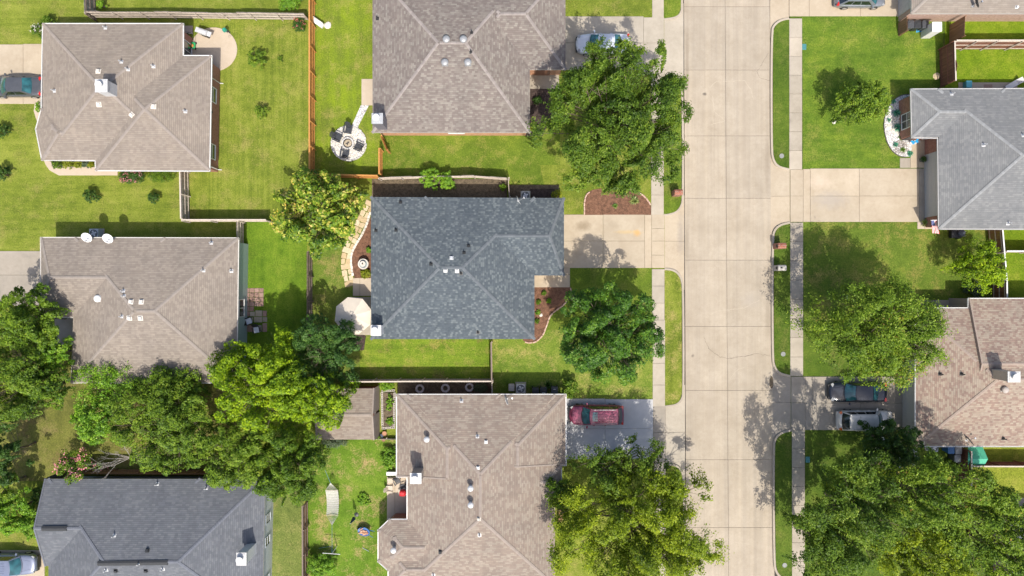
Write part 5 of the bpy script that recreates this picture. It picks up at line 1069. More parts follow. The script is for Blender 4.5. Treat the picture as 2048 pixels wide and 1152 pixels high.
mb = MB(); mb.path([(-.28, .2, .25), (-.85, .2, .95), (-.92, .12, 1.0), (-.92, -.12, 1.0), (-.85, -.2, .95), (-.28, -.2, .25)], .018); mb.build('handle', M_DARKMET, o, False)
o = empty('hose_reel', W(456, 66), 'green hose reel on a stand at the edge of the round patio', 'hose reel', R(40)); mb = MB(); mb.lathe((0, 0, .75), [(.16, -.14), (.2, -.12), (.2, .12), (.16, .14)], 14, m=Matrix.Rotation(math.pi / 2, 3, 'X')); mb.build('reel', plain((.03, .28, .2), .5), o, False); mb = MB(); mb.tube((0, 0, 0), (0, 0, .75), .03); mb.box((0, 0, .05), (.4, .3, .05)); mb.build('stand', M_DARKMET, o, False); mb = MB(); mb.path([(.1 * math.cos(a) - .1 , .1 * math.sin(a) - .35, .08) for a in [i * .6 for i in range(12)]], .025, 6); mb.build('hose', plain((.35, .3, .24), .6), o, False)
o = empty('wooden_step', W(377, 62), 'small grey board deck by the top left house corner', 'deck')
for i in range(6): mb = MB(); mb.tint = random.random(); a = W(366, 54 + i * 2.7); b = W(387, 54 + i * 2.7); mb.box(((a.x + b.x) / 2, a.y, .16), (b.x - a.x, .115, .035)); mb.build('plank', WD_GREY, o)
for x in (368, 385): mb = MB(); p = W(x, 61); mb.box((p.x, p.y, .07), (.08, .7, .13)); mb.build('joist', WD_DARK, o)
# fountain, umbrella
c = W(727, 528, .5); o = empty('fountain', (c.x, c.y, .06), 'round pale stone fountain in the mulch bed', 'fountain'); ST = plain((.6, .57, .52), .8, .12, 8)
mb = MB(); mb.lathe((0, 0, 0), [(.25, 0), (.18, .1), (.16, .35), (.3, .42), (.48, .55), (.5, .6), (.45, .6), (.3, .5), (.001, .48)], 28); mb.build('basin', ST, o, False, True)
mb = MB(); mb.lathe((0, 0, .48), [(.1, 0), (.08, .2), (.22, .3), (.27, .36), (.24, .36), (.1, .3), (.001, .3)], 24); mb.build('bowl', ST, o, False, True); mb = MB(); mb.lathe((0, 0, .78), [(.06, 0), (.04, .08), (.07, .14), (.001, .2)], 12); mb.build('finial', plain((.2, .18, .16), .7), o, False)
mb = MB(); mb.lathe((0, 0, .55), [(.42, 0), (.001, .002)], 24); mb.build('water', glassm('fountain_water', (.25, .3, .32)), o, False)
c = W(705.5, 631.5, 2.45); o = empty('patio_umbrella', (c.x, c.y, .06), 'large cream octagonal patio umbrella beside the charcoal roof', 'umbrella'); CRM = plain((.64, .57, .47), .85, .04, 2); Ru = PX(38.5, 2.3)
mb = MB(); n = 8; rows = []
for j in range(7):
    t = j / 6; row = []
    for i in range(n * 4 + 1):
        a = 2 * math.pi * i / (n * 4) + R(22.5 - 6); f = (i % 4) / 4; sag = 1 - .22 * t * math.sin(math.pi * f); k = math.cos(math.pi / n) / math.cos((f - .5) * 2 * math.pi / n); row.append((Ru * t * k * math.cos(a), Ru * t * k * math.sin(a), 2.72 - .5 * t ** 1.25 - .05 * t * math.sin(math.pi * f)))
    rows.append(row)
mb.grid(rows); mb.build('canopy', CRM, o, False, False)
for i in range(8): a = 2 * math.pi * i / 8 + R(16.5); mb = MB(); mb.tube((0, 0, 2.68), (Ru * .98 * math.cos(a), Ru * .98 * math.sin(a), 2.185), .014, .012, 5); mb.build('rib', M_DARKMET, o, False)
mb = MB(); mb.tube((0, 0, 0), (0, 0, 2.75), .03); mb.build('pole', M_DARKMET, o, False); mb = MB(); mb.lathe((0, 0, 2.72), [(.06, 0), (.05, .05), (.001, .09)], 10); mb.build('finial', M_BLACK, o, False); mb = MB(); mb.lathe((0, 0, 0), [(.35, 0), (.33, .07), (.05, .12)], 20); mb.build('base', M_DARKMET, o, False)
def box_unit(label, px, py, w, d, h, m=None, rz=0.0, cat='air conditioner'):
    m = m or plain((.5, .5, .47), .5, .06); c = W(px, py, h * .9); o = empty('air_conditioner', (c.x, c.y, .05), label, cat, rz)
    mb = MB(); mb.rbox((0, 0, h / 2), (w, d, h), .06); mb.build('casing', m, o, False); mb = MB(); mb.lathe((0, 0, h + .002), [(w * .42, 0), (w * .42, .02), (w * .37, .02), (w * .36, -.0)], 24, cap=False); mb.build('fan_guard', M_DARKMET, o, False)
    mb = MB(); mb.lathe((0, 0, h), [(w * .36, .004), (.001, .005)], 20); mb.build('fan_well', plain((.14, .16, .17), .5), o, False)
    for i in range(4): a = i * math.pi / 2 + .4; mb = MB(); mb.box((.17 * w * math.cos(a), .17 * w * math.sin(a), h + .016), (.3 * w, .14 * w, .012), a); mb.build('fan_blade', M_METAL, o, False)
    mb = MB(); mb.box((0, 0, -.01), (w * 1.2, d * 1.2, .06)); mb.build('pad', M_WALK, o, False); return o
box_unit('grey air conditioner by the lower centre house wall', 1041.5, 777, .85, .85, .8); box_unit('grey air conditioner half under the charcoal roof edge', 1051, 391, .8, .8, .75); box_unit('air conditioner between the two white dishes', 189, 467, .85, .85, .8, plain((.38, .43, .48), .5)); box_unit('air conditioner under the gutter of the pink roofed house', 1867, 895, .75, .75, .7, plain((.4, .45, .5), .5))
def cabinet(label, px, py, w, d, h, m, name='storage_box', cat='box', rz=0):
    c = W(px, py, h); o = empty(name, (c.x, c.y, .04), label, cat, rz); mb = MB(); mb.rbox((0, 0, h / 2), (w, d, h), .05); mb.build('body', m, o, False); mb = MB(); mb.rbox((0, 0, h + .03), (w + .05, d + .05, .08), .06); mb.build('lid', m, o, False); return o
cabinet('tall white storage cabinet beside the pink brick wall', 1873, 54, .85, .85, 1.75, plain((.68, .68, .66), .5, .04)); cabinet('tan utility box next to the grey air conditioner', 1023, 775, .5, .6, .7, plain((.42, .38, .33), .6))
def bin_(label, px, py, m, lidm, rz=0.0):
    c = W(px, py, .9); o = empty('wheeled_bin', (c.x, c.y, .04), label, 'bin', R(rz)); mb = MB(); mb.box((0, 0, .5), (.56, .62, .96), m=Matrix.Rotation(math.pi, 3, 'X'), top=.8); mb.build('body', m, o, False)
    mb = MB(); mb.rbox((0, -.02, 1.02), (.62, .68, .08), .08, 0, 3, .03); mb.build('lid', lidm, o, False); mb = MB(); mb.rbox((0, .1, 1.07), (.36, .2, .04), .04); mb.build('lid_panel', lidm, o, False); mb = MB(); mb.tube((-.25, .38, 1.0), (.25, .38, 1.0), .025); mb.build('handle', m, o, False)
    for x in (-.26, .26): mb = MB(); mb.lathe((x, .28, .12), [(.12, -.03), (.12, .03)], 12, m=Matrix.Rotation(math.pi / 2, 3, 'Y')); mb.build('wheel', M_RUBBER, o, False)
    return o
BN = plain((.03, .033, .038), .5, .1); BNG = plain((.06, .065, .075), .5, .1); BLU = plain((.02, .12, .32), .45, .08)
b = bin_('dark wheeled bin nearest the air conditioner', 1071, 782, BN, BN); b = bin_('dark wheeled bin with white lid sticker', 1087, 782, BNG, BN); mb = MB(); mb.box((0, -.18, 1.07), (.3, .12, .012)); mb.build('sticker', M_WHITE, b, False); b = bin_('dark wheeled bin nearest the corner shrub', 1109, 780, BN, BNG); mb = MB(); mb.box((0, .1, 1.1), (.2, .04, .012)); mb.build('sticker', M_WHITE, b, False)
bin_('dark bin behind the brown screen fence, leftmost of three', 1820, 50, BNG, BNG); bin_('dark bin behind the brown screen fence, middle of three', 1834, 50, BN, BN); bin_('dark bin beside the white cabinet, rightmost of three', 1849, 50, BNG, BNG); bin_('blue wheeled bin under the gutter by the green cover', 1900, 899, BLU, BLU); bin_('grey wheeled bin beside the blue bin', 1915, 900, BNG, plain((.3, .32, .34), .5)); bin_('grey wheeled bin in front of the blue bin', 1913, 916, BNG, plain((.22, .24, .26), .5))
mb = MB(); c = W(1842, 59); mb.grid([[(c.x + x * .5, c.y + y * .3, .12 + .12 * math.sin(5 * x + 3 * y)) for x in (-1, -.6, -.2, .2, .6, 1)] for y in (-1, -.4, .2, .8)]); mb.build('tarp', plain((.03, .28, .5), .5, .1), None, label='crumpled blue tarp on the ground by the bins', cat='tarp')
def mailbox(label, px, py, m, rz=0):
    c = W(px, py, .7); o = empty('mailbox', (c.x, c.y, .02), label, 'mailbox', R(rz)); mb = MB(); mb.box((0, 0, .6), (.7, .5, 1.2)); mb.build('pillar', m, o, False); mb = MB(); mb.grid([[(x, .27 * math.cos(math.pi * j / 8), 1.2 + .2 * math.sin(math.pi * j / 8)) for j in range(9)] for x in (-.37, .37)]); mb.poly([(-.37, .27 * math.cos(math.pi * j / 8), 1.2 + .2 * math.sin(math.pi * j / 8)) for j in range(9)]); mb.build('arched_top', m, o, False)
    mb = MB(); mb.rbox((-.32, 0, .95), (.2, .24, .22), .05); mb.build('box', M_BLACK, o, False); mb = MB(); mb.box((-.1, 0, 1.42), (.16, .14, .05)); mb.build('number_plate', plain((.35, .12, .08), .6) if m is BR_RED else M_BLACK, o, False)
mailbox('red brick mailbox pillar on the left kerb', 1354, 386, BR_RED, 180); mailbox('red brick mailbox pillar on the right kerb', 1559, 492, BR_RED); mailbox('pale grey stone mailbox pillar on the right kerb', 1559, 536, plain((.42, .4, .37), .8, .15, 9))
def cover(label, px, py, shape, m):
    c = W(px, py); mb = MB()
    if shape == 'round': mb.lathe((c.x, c.y, .04), [(.22, 0), (.22, .02), (.19, .025), (.18, .015), (.001, .02)], 20)
    else: mb.rbox((c.x, c.y, .045), (.4, .55, .04), .05)
    mb.build('utility_cover', m, None, label=label, cat='utility cover')
TEAL = plain((.05, .2, .21), .6, .1)
cover('teal rectangular utility cover on the upper right lawn', 1608, 94, 'rect', TEAL); cover('teal rectangular utility cover on the lower right lawn', 1615, 919, 'rect', TEAL)
GC = plain((.24, .25, .24), .6, .1); cover('round grey cover in the upper right parkway', 1563, 312, 'round', GC); cover('round grey cover in the middle right parkway', 1566, 708, 'round', GC); cover('round grey cover in the bottom right parkway', 1569, 1130, 'round', GC)
# lower centre house garden
def tyre(label, px, py): 
    c = W(px, py); mb = MB(); mb.lathe((c.x, c.y, .05), [(.22, 0), (.38, 0), (.42, .06), (.42, .16), (.36, .22), (.27, .22), (.23, .16), (.22, .02)], 26, cap=False); o = mb.build('tyre_planter', plain((.6, .6, .6), .8, .25, 12), None, smooth=False, label=label, cat='planter'); return o
tyre('white painted tyre planter nearest the garden bed', 840, 777); tyre('white painted tyre planter, middle of the three', 891, 776); tyre('white painted tyre planter nearest the pale fence', 939, 774)
gb = empty('garden_bed', W(777, 820), 'cinder block garden bed beside the shed', 'garden bed'); rng = random.Random(2)
def block_mesh():
    mb = MB(); L, w_, h = .39, .19, .19
    for y in (-1, 1): mb.box((0, y * (w_ / 2 - .017), h / 2), (L, .034, h))
    for x in (-1, 0, 1): mb.box((x * (L / 2 - .019), 0, h / 2 - .001), (.038, w_ - .07, h - .002))
    mb.box((0, 0, .03), (L - .08, w_ - .07, .03)); return mb.mesh('block', M_BLOCK)
BM = block_mesh(); y = 789
for i in range(8):
    for x, sh in ((764.5 + i * .15, 0), (790 - .2 * i, 1)):
        p = W(x, 788 + i * 8.5 + sh); inst(BM, 'block', gb, p - Vector(gb.location) + Vector((0, 0, .03)), math.pi / 2 + rng.uniform(-.06, .06))
for i in range(3):
    for yy in (781.5, 855.5): p = W(768.5 + i * 8.7, yy - i * .6); inst(BM, 'block', gb, p - Vector(gb.location) + Vector((0, 0, .035)), rng.uniform(-.06, .1))
mb = MB(); mb.prism([(W(*p).x, W(*p).y) for p in ((767, 785), (788, 785), (787, 853), (767, 853))], .0, .16); mb.build('soil', M_SOIL, gb)
def pot(label, px, py, r, m, plantm=None, seed=0):
    c = W(px, py, .3); o = empty('flower_pot', (c.x, c.y, .05), label, 'pot'); mb = MB(); mb.lathe((0, 0, 0), [(r * .7, 0), (r, r * 1.5), (r * 1.08, r * 1.55), (r * .9, r * 1.55), (r * .85, r * 1.35), (.001, r * 1.35)], 18); mb.build('pot', m, o, False)
    if plantm:
        rg = np.random.default_rng(seed); n = 160; d = unit(rg, n); d[:, 2] = np.abs(d[:, 2]); P = d * (r * 1.3 * rg.random(n) ** .5)[:, None]; P[:, 2] += r * 1.6; po = bpy.data.objects.new('plant', leafmesh('plant', P, d + np.array([0, 0, .5]), np.full(n, .12), rg.random(n), plantm, .4, rg)); COL.objects.link(po); po.parent = o
TER = plain((.42, .22, .13), .8, .1)
pot('terracotta pot with green plant at the shed corner', 757, 874, .17, TER, LF_MID, 1); pot('terracotta pot below the cinder block bed', 769, 867, .2, TER); pot('dark blue pot between the terracotta pots', 763, 872, .16, plain((.03, .05, .09), .4)); pot('brown pot by the low board fence', 767, 880, .16, plain((.25, .13, .08), .7))
lounge_chair('beige padded patio chair by the bottom centre house', 781, 976, 0, plain((.55, .49, .4), .8), .8); lounge_chair('dark patio chair under the gutter of the bottom centre house', 795, 961, -60, M_CHAIR, .75); lounge_chair('dark patio chair behind the red cover', 807, 973, 200, M_CHAIR, .7)
cabinet('low white bench box at the patio edge', 783, 947, .9, .3, .45, M_WHITE); cabinet('tan patio side table near the white bench box', 781, 961, .5, .4, .4, plain((.5, .43, .33), .7), 'side_table', 'table')
c = W(805, 987, .8); o = empty('covered_grill', (c.x, c.y, .06), 'grill under a bright red and cream cover on the patio', 'grill'); mb = MB(); mb.rbox((0, 0, .5), (.6, .5, .8), .15, 0, 4, .12); mb.build('red_cover', plain((.6, .02, .03), .6, .1), o, False); mb = MB(); mb.rbox((-.05, -.02, .15), (.85, .75, .22), .2, .2, 4, .08); mb.build('cream_skirt', plain((.68, .62, .5), .8, .1), o, False)
mb = MB(); c = W(804, 1036); mb.box((c.x, c.y, .075), (1.1, .5, .02)); mb.build('door_mat', plain((.4, .07, .05), .95, .15), None, label='red mat on the shaded patio by the bay', cat='mat')
# hammock yard
hm = empty('hammock', W(664, 1008), 'off white net hammock stretched over the patchy lawn', 'hammock'); NET = plain((.5, .5, .45), .9, .25, 20); a = W(661, 966, 1.2); b_ = W(664, 1050, 1.2); rows = []; cs = [W(651, 981, .75), W(676, 981, .75), W(676.5, 1030, .75), W(653, 1030, .75)]
for i in range(15):
    t = i / 14; l = cs[0].lerp(cs[3], t); r_ = cs[1].lerp(cs[2], t); sag = -.3 * math.sin(math.pi * t); rows.append([tuple(l.lerp(r_, j / 12) + Vector((0, 0, sag - .12 * math.sin(math.pi * j / 12)))) for j in range(13)])
mb = MB()
for i in range(14):
    for j in range(12): a4, b4, c4, d4 = [Vector(x) for x in (rows[i][j], rows[i][j + 1], rows[i + 1][j + 1], rows[i + 1][j])]; mb.add([a4, a4.lerp(b4, .62), d4.lerp(c4, .62), d4], [(0, 1, 2, 3)]); mb.add([a4.lerp(b4, .62), b4, b4.lerp(c4, .35), a4.lerp(b4, .62).lerp(d4.lerp(c4, .62), .35)], [(0, 1, 2, 3)])
mb.build('net', NET, hm)
for (p, q, apex) in ((cs[0], cs[1], a), (cs[3], cs[2], b_)):
    mb = MB(); mb.tube(p, q, .025); mb.build('spreader_bar', WD_PALE, hm); mb = MB()
    for k in range(11): mb.tube(p.lerp(q, k / 10), apex, .011, .011, 4)
    mb.build('ropes', NET, hm, kind='stuff')
mb = MB(); mb.tube(b_, W(664, 1107, 1.75), .012, .012, 4); mb.build('tie_rope', plain((.1, .2, .4), .7), hm)
mb = MB(); mb.tube(a, W(650, 940, 2.6), .012, .012, 4); mb.build('tie_rope', plain((.1, .2, .4), .7), hm)
p = W(664, 1107, 1.75); o = empty('clothesline_post', (p.x, p.y, 0), 'white T shaped clothesline post above the bottom shrub', 'post'); mb = MB(); mb.tube((0, 0, -.1), (0, 0, 1.8), .04); mb.build('post', M_WHITE, o, False); mb = MB(); mb.tube((-.85, .06, 1.78), (.75, -.06, 1.78), .03); mb.build('crossbar', M_WHITE, o, False)
for x in (-.7, -.35, 0.05, .6): mb = MB(); mb.tube((x, 0, 1.78), (x, .04, 1.92), .012); mb.build('hook', M_METAL, o, False)
mb = MB(); p, q = W(725, 1095), W(738, 1102); mb.tube((p.x, p.y, .06), (q.x, q.y, .06), .03, .03, 6); mb.build('garden_pole', plain((.3, .36, .36), .5), None, label='short grey pole lying on the patchy lawn', cat='pole')
mb = MB(); p, q = W(638, 1096), W(662, 1092); mb.tube((p.x, p.y, .06), (q.x, q.y, .06), .03, .03, 6); mb.build('garden_pole', plain((.1, .2, .16), .6), None, label='dark green pole lying left of the clothesline post', cat='pole')
c = W(713, 1029); o = empty('closed_umbrella', c, 'closed dark blue umbrella standing on the patchy lawn', 'umbrella'); mb = MB(); mb.tube((0, 0, 0), (0, 0, 2.5), .022); mb.build('pole', M_WHITE, o, False); mb = MB(); mb.lathe((0, 0, 1.0), [(.12, 0), (.17, .1), (.12, .7), (.05, 1.35), (.001, 1.42)], 8); mb.build('canopy', plain((.01, .035, .10), .7, .1), o, False); mb = MB(); mb.lathe((0, 0, 0), [(.22, 0), (.2, .06), (.03, .1)], 16); mb.build('base', M_DARKMET, o, False)
c = W(728, 1063, .5); o = empty('wheelbarrow', (c.x, c.y, 0), 'blue wheelbarrow heaped with split firewood', 'wheelbarrow', R(165)); BL2 = plain((.03, .12, .35), .5, .1)
mb = MB(); mb.lathe((0, 0, .3), [(.2, 0), (.3, .05), (.46, .28), (.5, .3), (.44, .28), (.001, .22)], 20, 1.15, .8); mb.build('tub', BL2, o, False); mb = MB(); mb.lathe((.55, 0, .2), [(.1, -.04), (.2, -.04), (.2, .04), (.1, .04)], 16, m=Matrix.Rotation(math.pi / 2, 3, 'X')); mb.build('wheel', M_RUBBER, o, False)
for s_ in (1, -1): mb = MB(); mb.tube((.5, s_ * .05, .2), (-.95, s_ * .3, .55), .025); mb.build('handle', BL2, o, False); mb = MB(); mb.tube((-.35, s_ * .2, .38), (-.4, s_ * .22, 0), .02); mb.build('leg', M_DARKMET, o, False)
FW = tintm('firewood', (.45, .2, .12), (.75, .5, .34)); rng = random.Random(6)
for i in range(16):
    a_ = rng.uniform(-.6, .6) + .4; x, y = rng.uniform(-.3, .3), rng.uniform(-.22, .22); mb = MB(); mb.tint = rng.random(); dx, dy = .19 * math.cos(a_), .19 * math.sin(a_); z = .58 + rng.uniform(0, .12); mb.tube((x - dx, y - dy, z), (x + dx, y + dy, z + rng.uniform(-.03, .03)), .05, .05, 5)
    fw = mb.build('firewood', FW, None, label='split firewood log heaped in the blue wheelbarrow', cat='firewood', group='logs in the wheelbarrow'); fw.location = o.location; fw.rotation_euler = o.rotation_euler
# paver patio and chairs by the teal wall
pv = sempty('patio', W(490, 576)); rng = random.Random(4)
def paver(x0, y0, x1, y1, m): s_ = slab(pv, [(x0, y0), (x1, y0), (x1, y1), (x0, y1)], .065 + rng.uniform(0, .015), m, .035, .1, 'paver'); s_.data.attributes['tint'].data.foreach_set('value', [rng.random()] * len(s_.data.polygons))
for i in range(4):
    for j in range(4): paver(490.5 + i * 9.3, 576 + j * 9.2, 499.8 + i * 9.3, 585.2 + j * 9.2, M_PAVER)
for x0, y0, x1, y1, m in ((490, 613, 499, 622, M_PAVER), (499, 613, 508.5, 622.5, M_PAVER), (490, 622.5, 500, 633, M_PAVER), (500, 623, 510.5, 633, M_PAVERG), (511, 620.5, 525, 633, M_PAVERG), (525.5, 621, 534, 633, M_PAVER), (508, 633.5, 525, 645, M_PAVERG), (525.5, 634, 535, 644, M_PAVERG), (525, 646, 534.5, 664, M_PAVER), (484, 645, 496, 664, M_PAVER), (510, 650, 524, 664, M_PAVERG), (496, 650, 509, 664, M_PAVER), (486, 634, 507, 644, M_PAVERG)): paver(x0, y0, x1, y1, m)
def camp_chair(label, px, py, rz, seatm):
    o = empty('folding_chair', W(px, py), label, 'chair', R(rz)); o.location.z = .07; mb = MB(); mb.grid([[(x, y, .42 - .06 * (1 - (y / .26) ** 2)) for y in (-.26, -.13, 0, .13, .26)] for x in (-.25, 0, .27)]); mb.build('seat', seatm, o, False); mb = MB(); mb.grid([[(-.25 - .3 * t, y, .42 + .5 * t) for y in (-.28, -.1, .1, .28)] for t in (0, .5, 1)]); mb.build('backrest', M_BLACK, o, False)
    for s_ in (1, -1):
        for k in ((.27, -.2), (-.2, .27)): mb = MB(); mb.tube((k[0], s_ * .28, 0), (k[1], s_ * .28, .5), .018); mb.build('leg', M_DARKMET, o, False)
        mb = MB(); mb.box((0, s_ * .32, .6), (.5, .07, .03)); mb.build('armrest', M_BLACK, o, False)
camp_chair('black folding chair with pale seat on the red pavers', 501, 642, 20, plain((.6, .64, .72), .7)); camp_chair('black folding chair with white seat half under the yellow tree', 517, 659, -80, plain((.66, .7, .76), .7))
# right side front garden
gg = bed([(1823, 190), (1805, 190), (1790, 198), (1776, 215), (1768, 238), (1768, 262), (1775, 288), (1788, 306), (1803, 314), (1821, 313), (1823, 290), (1840, 286), (1840, 270), (1830, 200)], M_GRAVW, .075, 'gravel_bed'); edging(gg, [(1824, 189), (1805, 189), (1789, 197), (1775, 214), (1767, 238), (1767, 262), (1774, 289), (1787, 307), (1803, 315), (1822, 314)], plain((.12, .11, .1), .8), (.5, .06, .12), 'edging_strip', .004, .0)
scatter_rocks(gg, 1790, 250, 20, 260, M_WHSTONE, 7, .06, .14); scatter_rocks(gg, 1800, 295, 14, 140, tintm('dark_pebble', (.16, .14, .13), (.5, .46, .42)), 8, .05, .1)
AGV = leafmat('agave_leaf', [(0, (.03, .2, .13)), (.5, (.06, .3, .2)), (1, (.2, .42, .25))], .1, .4); GRS = leafmat('spiky_leaf', [(0, (.05, .16, .02)), (1, (.22, .34, .06))], .2, .5)
def spiky(label, px, py, r, m, seed, n=60, h=.5, name='spiky_plant', z=.07, group=None):
    rg = np.random.default_rng(seed); o = empty(name, W(px, py), label, 'plant', group=group); a = rg.random(n) * 6.283; el = rg.uniform(.15, 1.2, n); V = []; F = []; 
    mb = MB()
    for i in range(n):
        d = Vector((math.cos(a[i]) * math.cos(el[i]), math.sin(a[i]) * math.cos(el[i]), math.sin(el[i]))); s_ = Vector((-math.sin(a[i]), math.cos(a[i]), 0)) * r * .07; L = r * rg.uniform(.7, 1.15); m_ = d * L * .55 + Vector((0, 0, r * .1)); e = d * L + Vector((0, 0, -r * .25 * math.cos(el[i]) + .02)); mb.tint = rg.random(); b0 = Vector((0, 0, z)); mb.add([b0 - s_ * .6, b0 + s_ * .6, b0 + m_ + s_, b0 + m_ - s_, b0 + e], [(0, 1, 2, 3), (3, 2, 4)])
    mb.build('leaves', m, o, False); return o
for i, (x, y, r, m) in enumerate(((1812, 199, .35, AGV), (1804, 208, .42, AGV), (1792, 227, .5, AGV), (1776, 241, .3, AGV), (1793, 256, .5, AGV), (1789, 290, .35, AGV), (1804, 300, .35, GRS), (1786, 204, .3, AGV), (1800, 276, .35, GRS), (1818, 308, .38, AGV))):
    spiky(['blue green agave at the top of the gravel bed by the wall', 'dark agave second from the top of the gravel bed', 'large green agave left of the bay window top', 'small agave at the outer edge of the gravel bed', 'large green agave left of the bay window bottom', 'small agave in the lower gravel bed', 'grassy plant at the foot of the gravel bed', 'small agave under the open crowned tree', 'low grassy plant between gravel and porch walk', 'turquoise agave at the end of the porch walk'][i], x, y, r, m, 50 + i)
o = empty('garden_ornament', W(1823, 286), 'bright blue butterfly shaped garden ornament by the porch', 'ornament', R(20)); BB = plain((.02, .3, .62), .4, .15, 12); mb = MB(); mb.tube((0, 0, 0), (0, 0, .55), .02); mb.build('stake', M_DARKMET, o, False)
for s_ in (1, -1): mb = MB(); mb.prism([(s_ * .02, .05), (s_ * .28, .22), (s_ * .42, .1), (s_ * .25, 0), (s_ * .34, -.14), (s_ * .15, -.18), (s_ * .02, -.06)], .55, .575); mb.build('wing', BB, o, False)
pot('potted dark green shrub beside the grey garage wall', 1845, 319, .25, plain((.1, .1, .1), .5), LF_DARK, 3); spiky('variegated grassy plant at the garage corner below the flag', 1847, 446, .5, leafmat('variegated', [(0, (.15, .3, .05)), (1, (.55, .55, .2))], .2), 70)
# flag
fl = empty('flag', W(1869, 446, 2.2), 'striped flag with blue star canton on the garage corner', 'flag'); fl.location = W(1869, 446, 0); o3 = -Vector(fl.location)
A0, A1 = W(1862.5, 440.5, 2.35), W(1873.5, 440, 2.5); B0, B1 = W(1864, 466, 1.35), W(1880, 467.5, 1.45); FR = plain((.55, .02, .04), .8, .08); FW_ = plain((.78, .76, .74), .8, .04); FB = plain((.02, .05, .22), .8, .08)
def fpnt(u, v): 
    p = A0.lerp(A1, u).lerp(B0.lerp(B1, u), v); return p + Vector((0, 0, .05 * math.sin(u * 9 + v * 3) * (.3 + v)))
for k in range(13):
    mb = MB(); u0, u1 = k / 13, (k + 1) / 13; v0 = .42 if k < 7 else 0.0; mb.grid([[tuple(fpnt(u0 + (u1 - u0) * j / 2, v0 + (1 - v0) * i / 8)) for j in range(3)] for i in range(9)]); mb.build('stripe', FR if k % 2 == 0 else FW_, fl)
mb = MB(); mb.grid([[tuple(fpnt(7 / 13 * j / 6, .42 * i / 5)) for j in range(7)] for i in range(6)]); cn = mb.build('canton', FB, fl); st = MB()
for i in range(5):
    for j in range(6): p = fpnt(7 / 13 * (j + .5) / 6, .42 * (i + .5) / 5) + Vector((0, 0, .012)); st.lathe(p, [(.016, 0), (.001, .001)], 5)
st.build('stars', FW_, cn, kind='stuff'); mb = MB(); mb.tube(A0 + (A0 - A1) * .15 + Vector((0, 0, .02)), A1 + (A1 - A0) * .6 + Vector((0, 0, .02)), .018); mb.build('pole', M_METAL, fl)
c = W(1914, 468, .4); o = empty('garden_cart', (c.x, c.y, 0), 'black plastic garden cart with round lid by the grey roof edge', 'cart'); mb = MB(); mb.rbox((-.15, 0, .42), (1.0, .75, .4), .12); mb.build('tub', M_BLACK, o, False); mb = MB(); mb.lathe((.25, .08, .62), [(.34, 0), (.34, .1), (.28, .16), (.001, .18)], 20); mb.build('lid', plain((.06, .07, .09), .35), o, False)
for s_ in (1, -1): mb = MB(); mb.lathe((.2, s_ * .4, .18), [(.18, -.04), (.18, .04)], 14, m=Matrix.Rotation(math.pi / 2, 3, 'X')); mb.build('wheel', M_RUBBER, o, False); mb = MB(); mb.tube((.3, s_ * .25, .5), (.55, s_ * .2, .85), .018); mb.build('handle', M_METAL, o, False)
# green cover, back yard furniture
o = empty('play_house', W(1952, 912), 'green fabric roofed play shelter behind the dark red fence', 'shelter'); GF = plain((.06, .36, .22), .7, .08, 3); GF2 = plain((.08, .42, .27), .7, .08, 3); h1, h2 = 1.5, 1.9
pts = [W(1936, 893, h1), W(1965, 893, h1), W(1978, 917, h2 - .1), W(1968, 932, h1), W(1936, 932, h1)]; rg0, rg1 = W(1936, 918, h2), W(1976, 918, h2)
mb = MB(); mb.poly([pts[0], rg0, rg1, pts[1]]); mb.build('roof_panel', GF, o); mb = MB(); mb.poly([rg0, pts[4], pts[3], rg1]); mb.build('roof_panel', GF2, o)
for p in (pts[0], pts[1], pts[3], pts[4]): mb = MB(); mb.tube((p.x * .995, p.y, 0), (p.x * .995, p.y, p.z), .03); mb.build('post', M_METAL, o)
cabinet('turquoise storage box on the back patio of the grey roofed house', 1937, 169, .5, .6, .5, plain((.1, .42, .5), .5), 'storage_box', 'box'); mb = MB(); c = W(1975, 174); mb.box((c.x, c.y, .075), (.8, .45, .02)); mb.build('door_mat', plain((.3, .22, .18), .95, .2, 14), None, label='brown mat on the back patio of the grey roofed house', cat='mat')
o = empty('lounger', W(2020, 172), 'white folded lounger at the end of the back patio', 'lounger', R(30)); mb = MB(); mb.box((0, 0, .3), (1.3, .5, .06)); mb.build('seat', M_WHITE, o, False); mb = MB(); mb.box((.75, 0, .5), (.5, .5, .05), m=Matrix.Rotation(-.7, 3, 'Y')); mb.build('backrest', M_WHITE, o, False)
for x in (-.5, .5): mb = MB(); mb.box((x, 0, .15), (.05, .45, .28)); mb.build('leg', M_METAL, o, False)
o = empty('garden_bench', W(1121, 1027), 'wooden bench by the bottom centre house under the elm', 'bench', R(88)); mb = MB(); mb.box((0, 0, .42), (1.2, .4, .05)); mb.build('seat', WD_BRN, o, False); mb = MB(); mb.box((0, .2, .65), (1.2, .04, .35)); mb.build('backrest', WD_BRN, o, False)
for x in (-.5, .5): mb = MB(); mb.box((x, 0, .2), (.06, .38, .4)); mb.build('leg', WD_BRN, o, False)
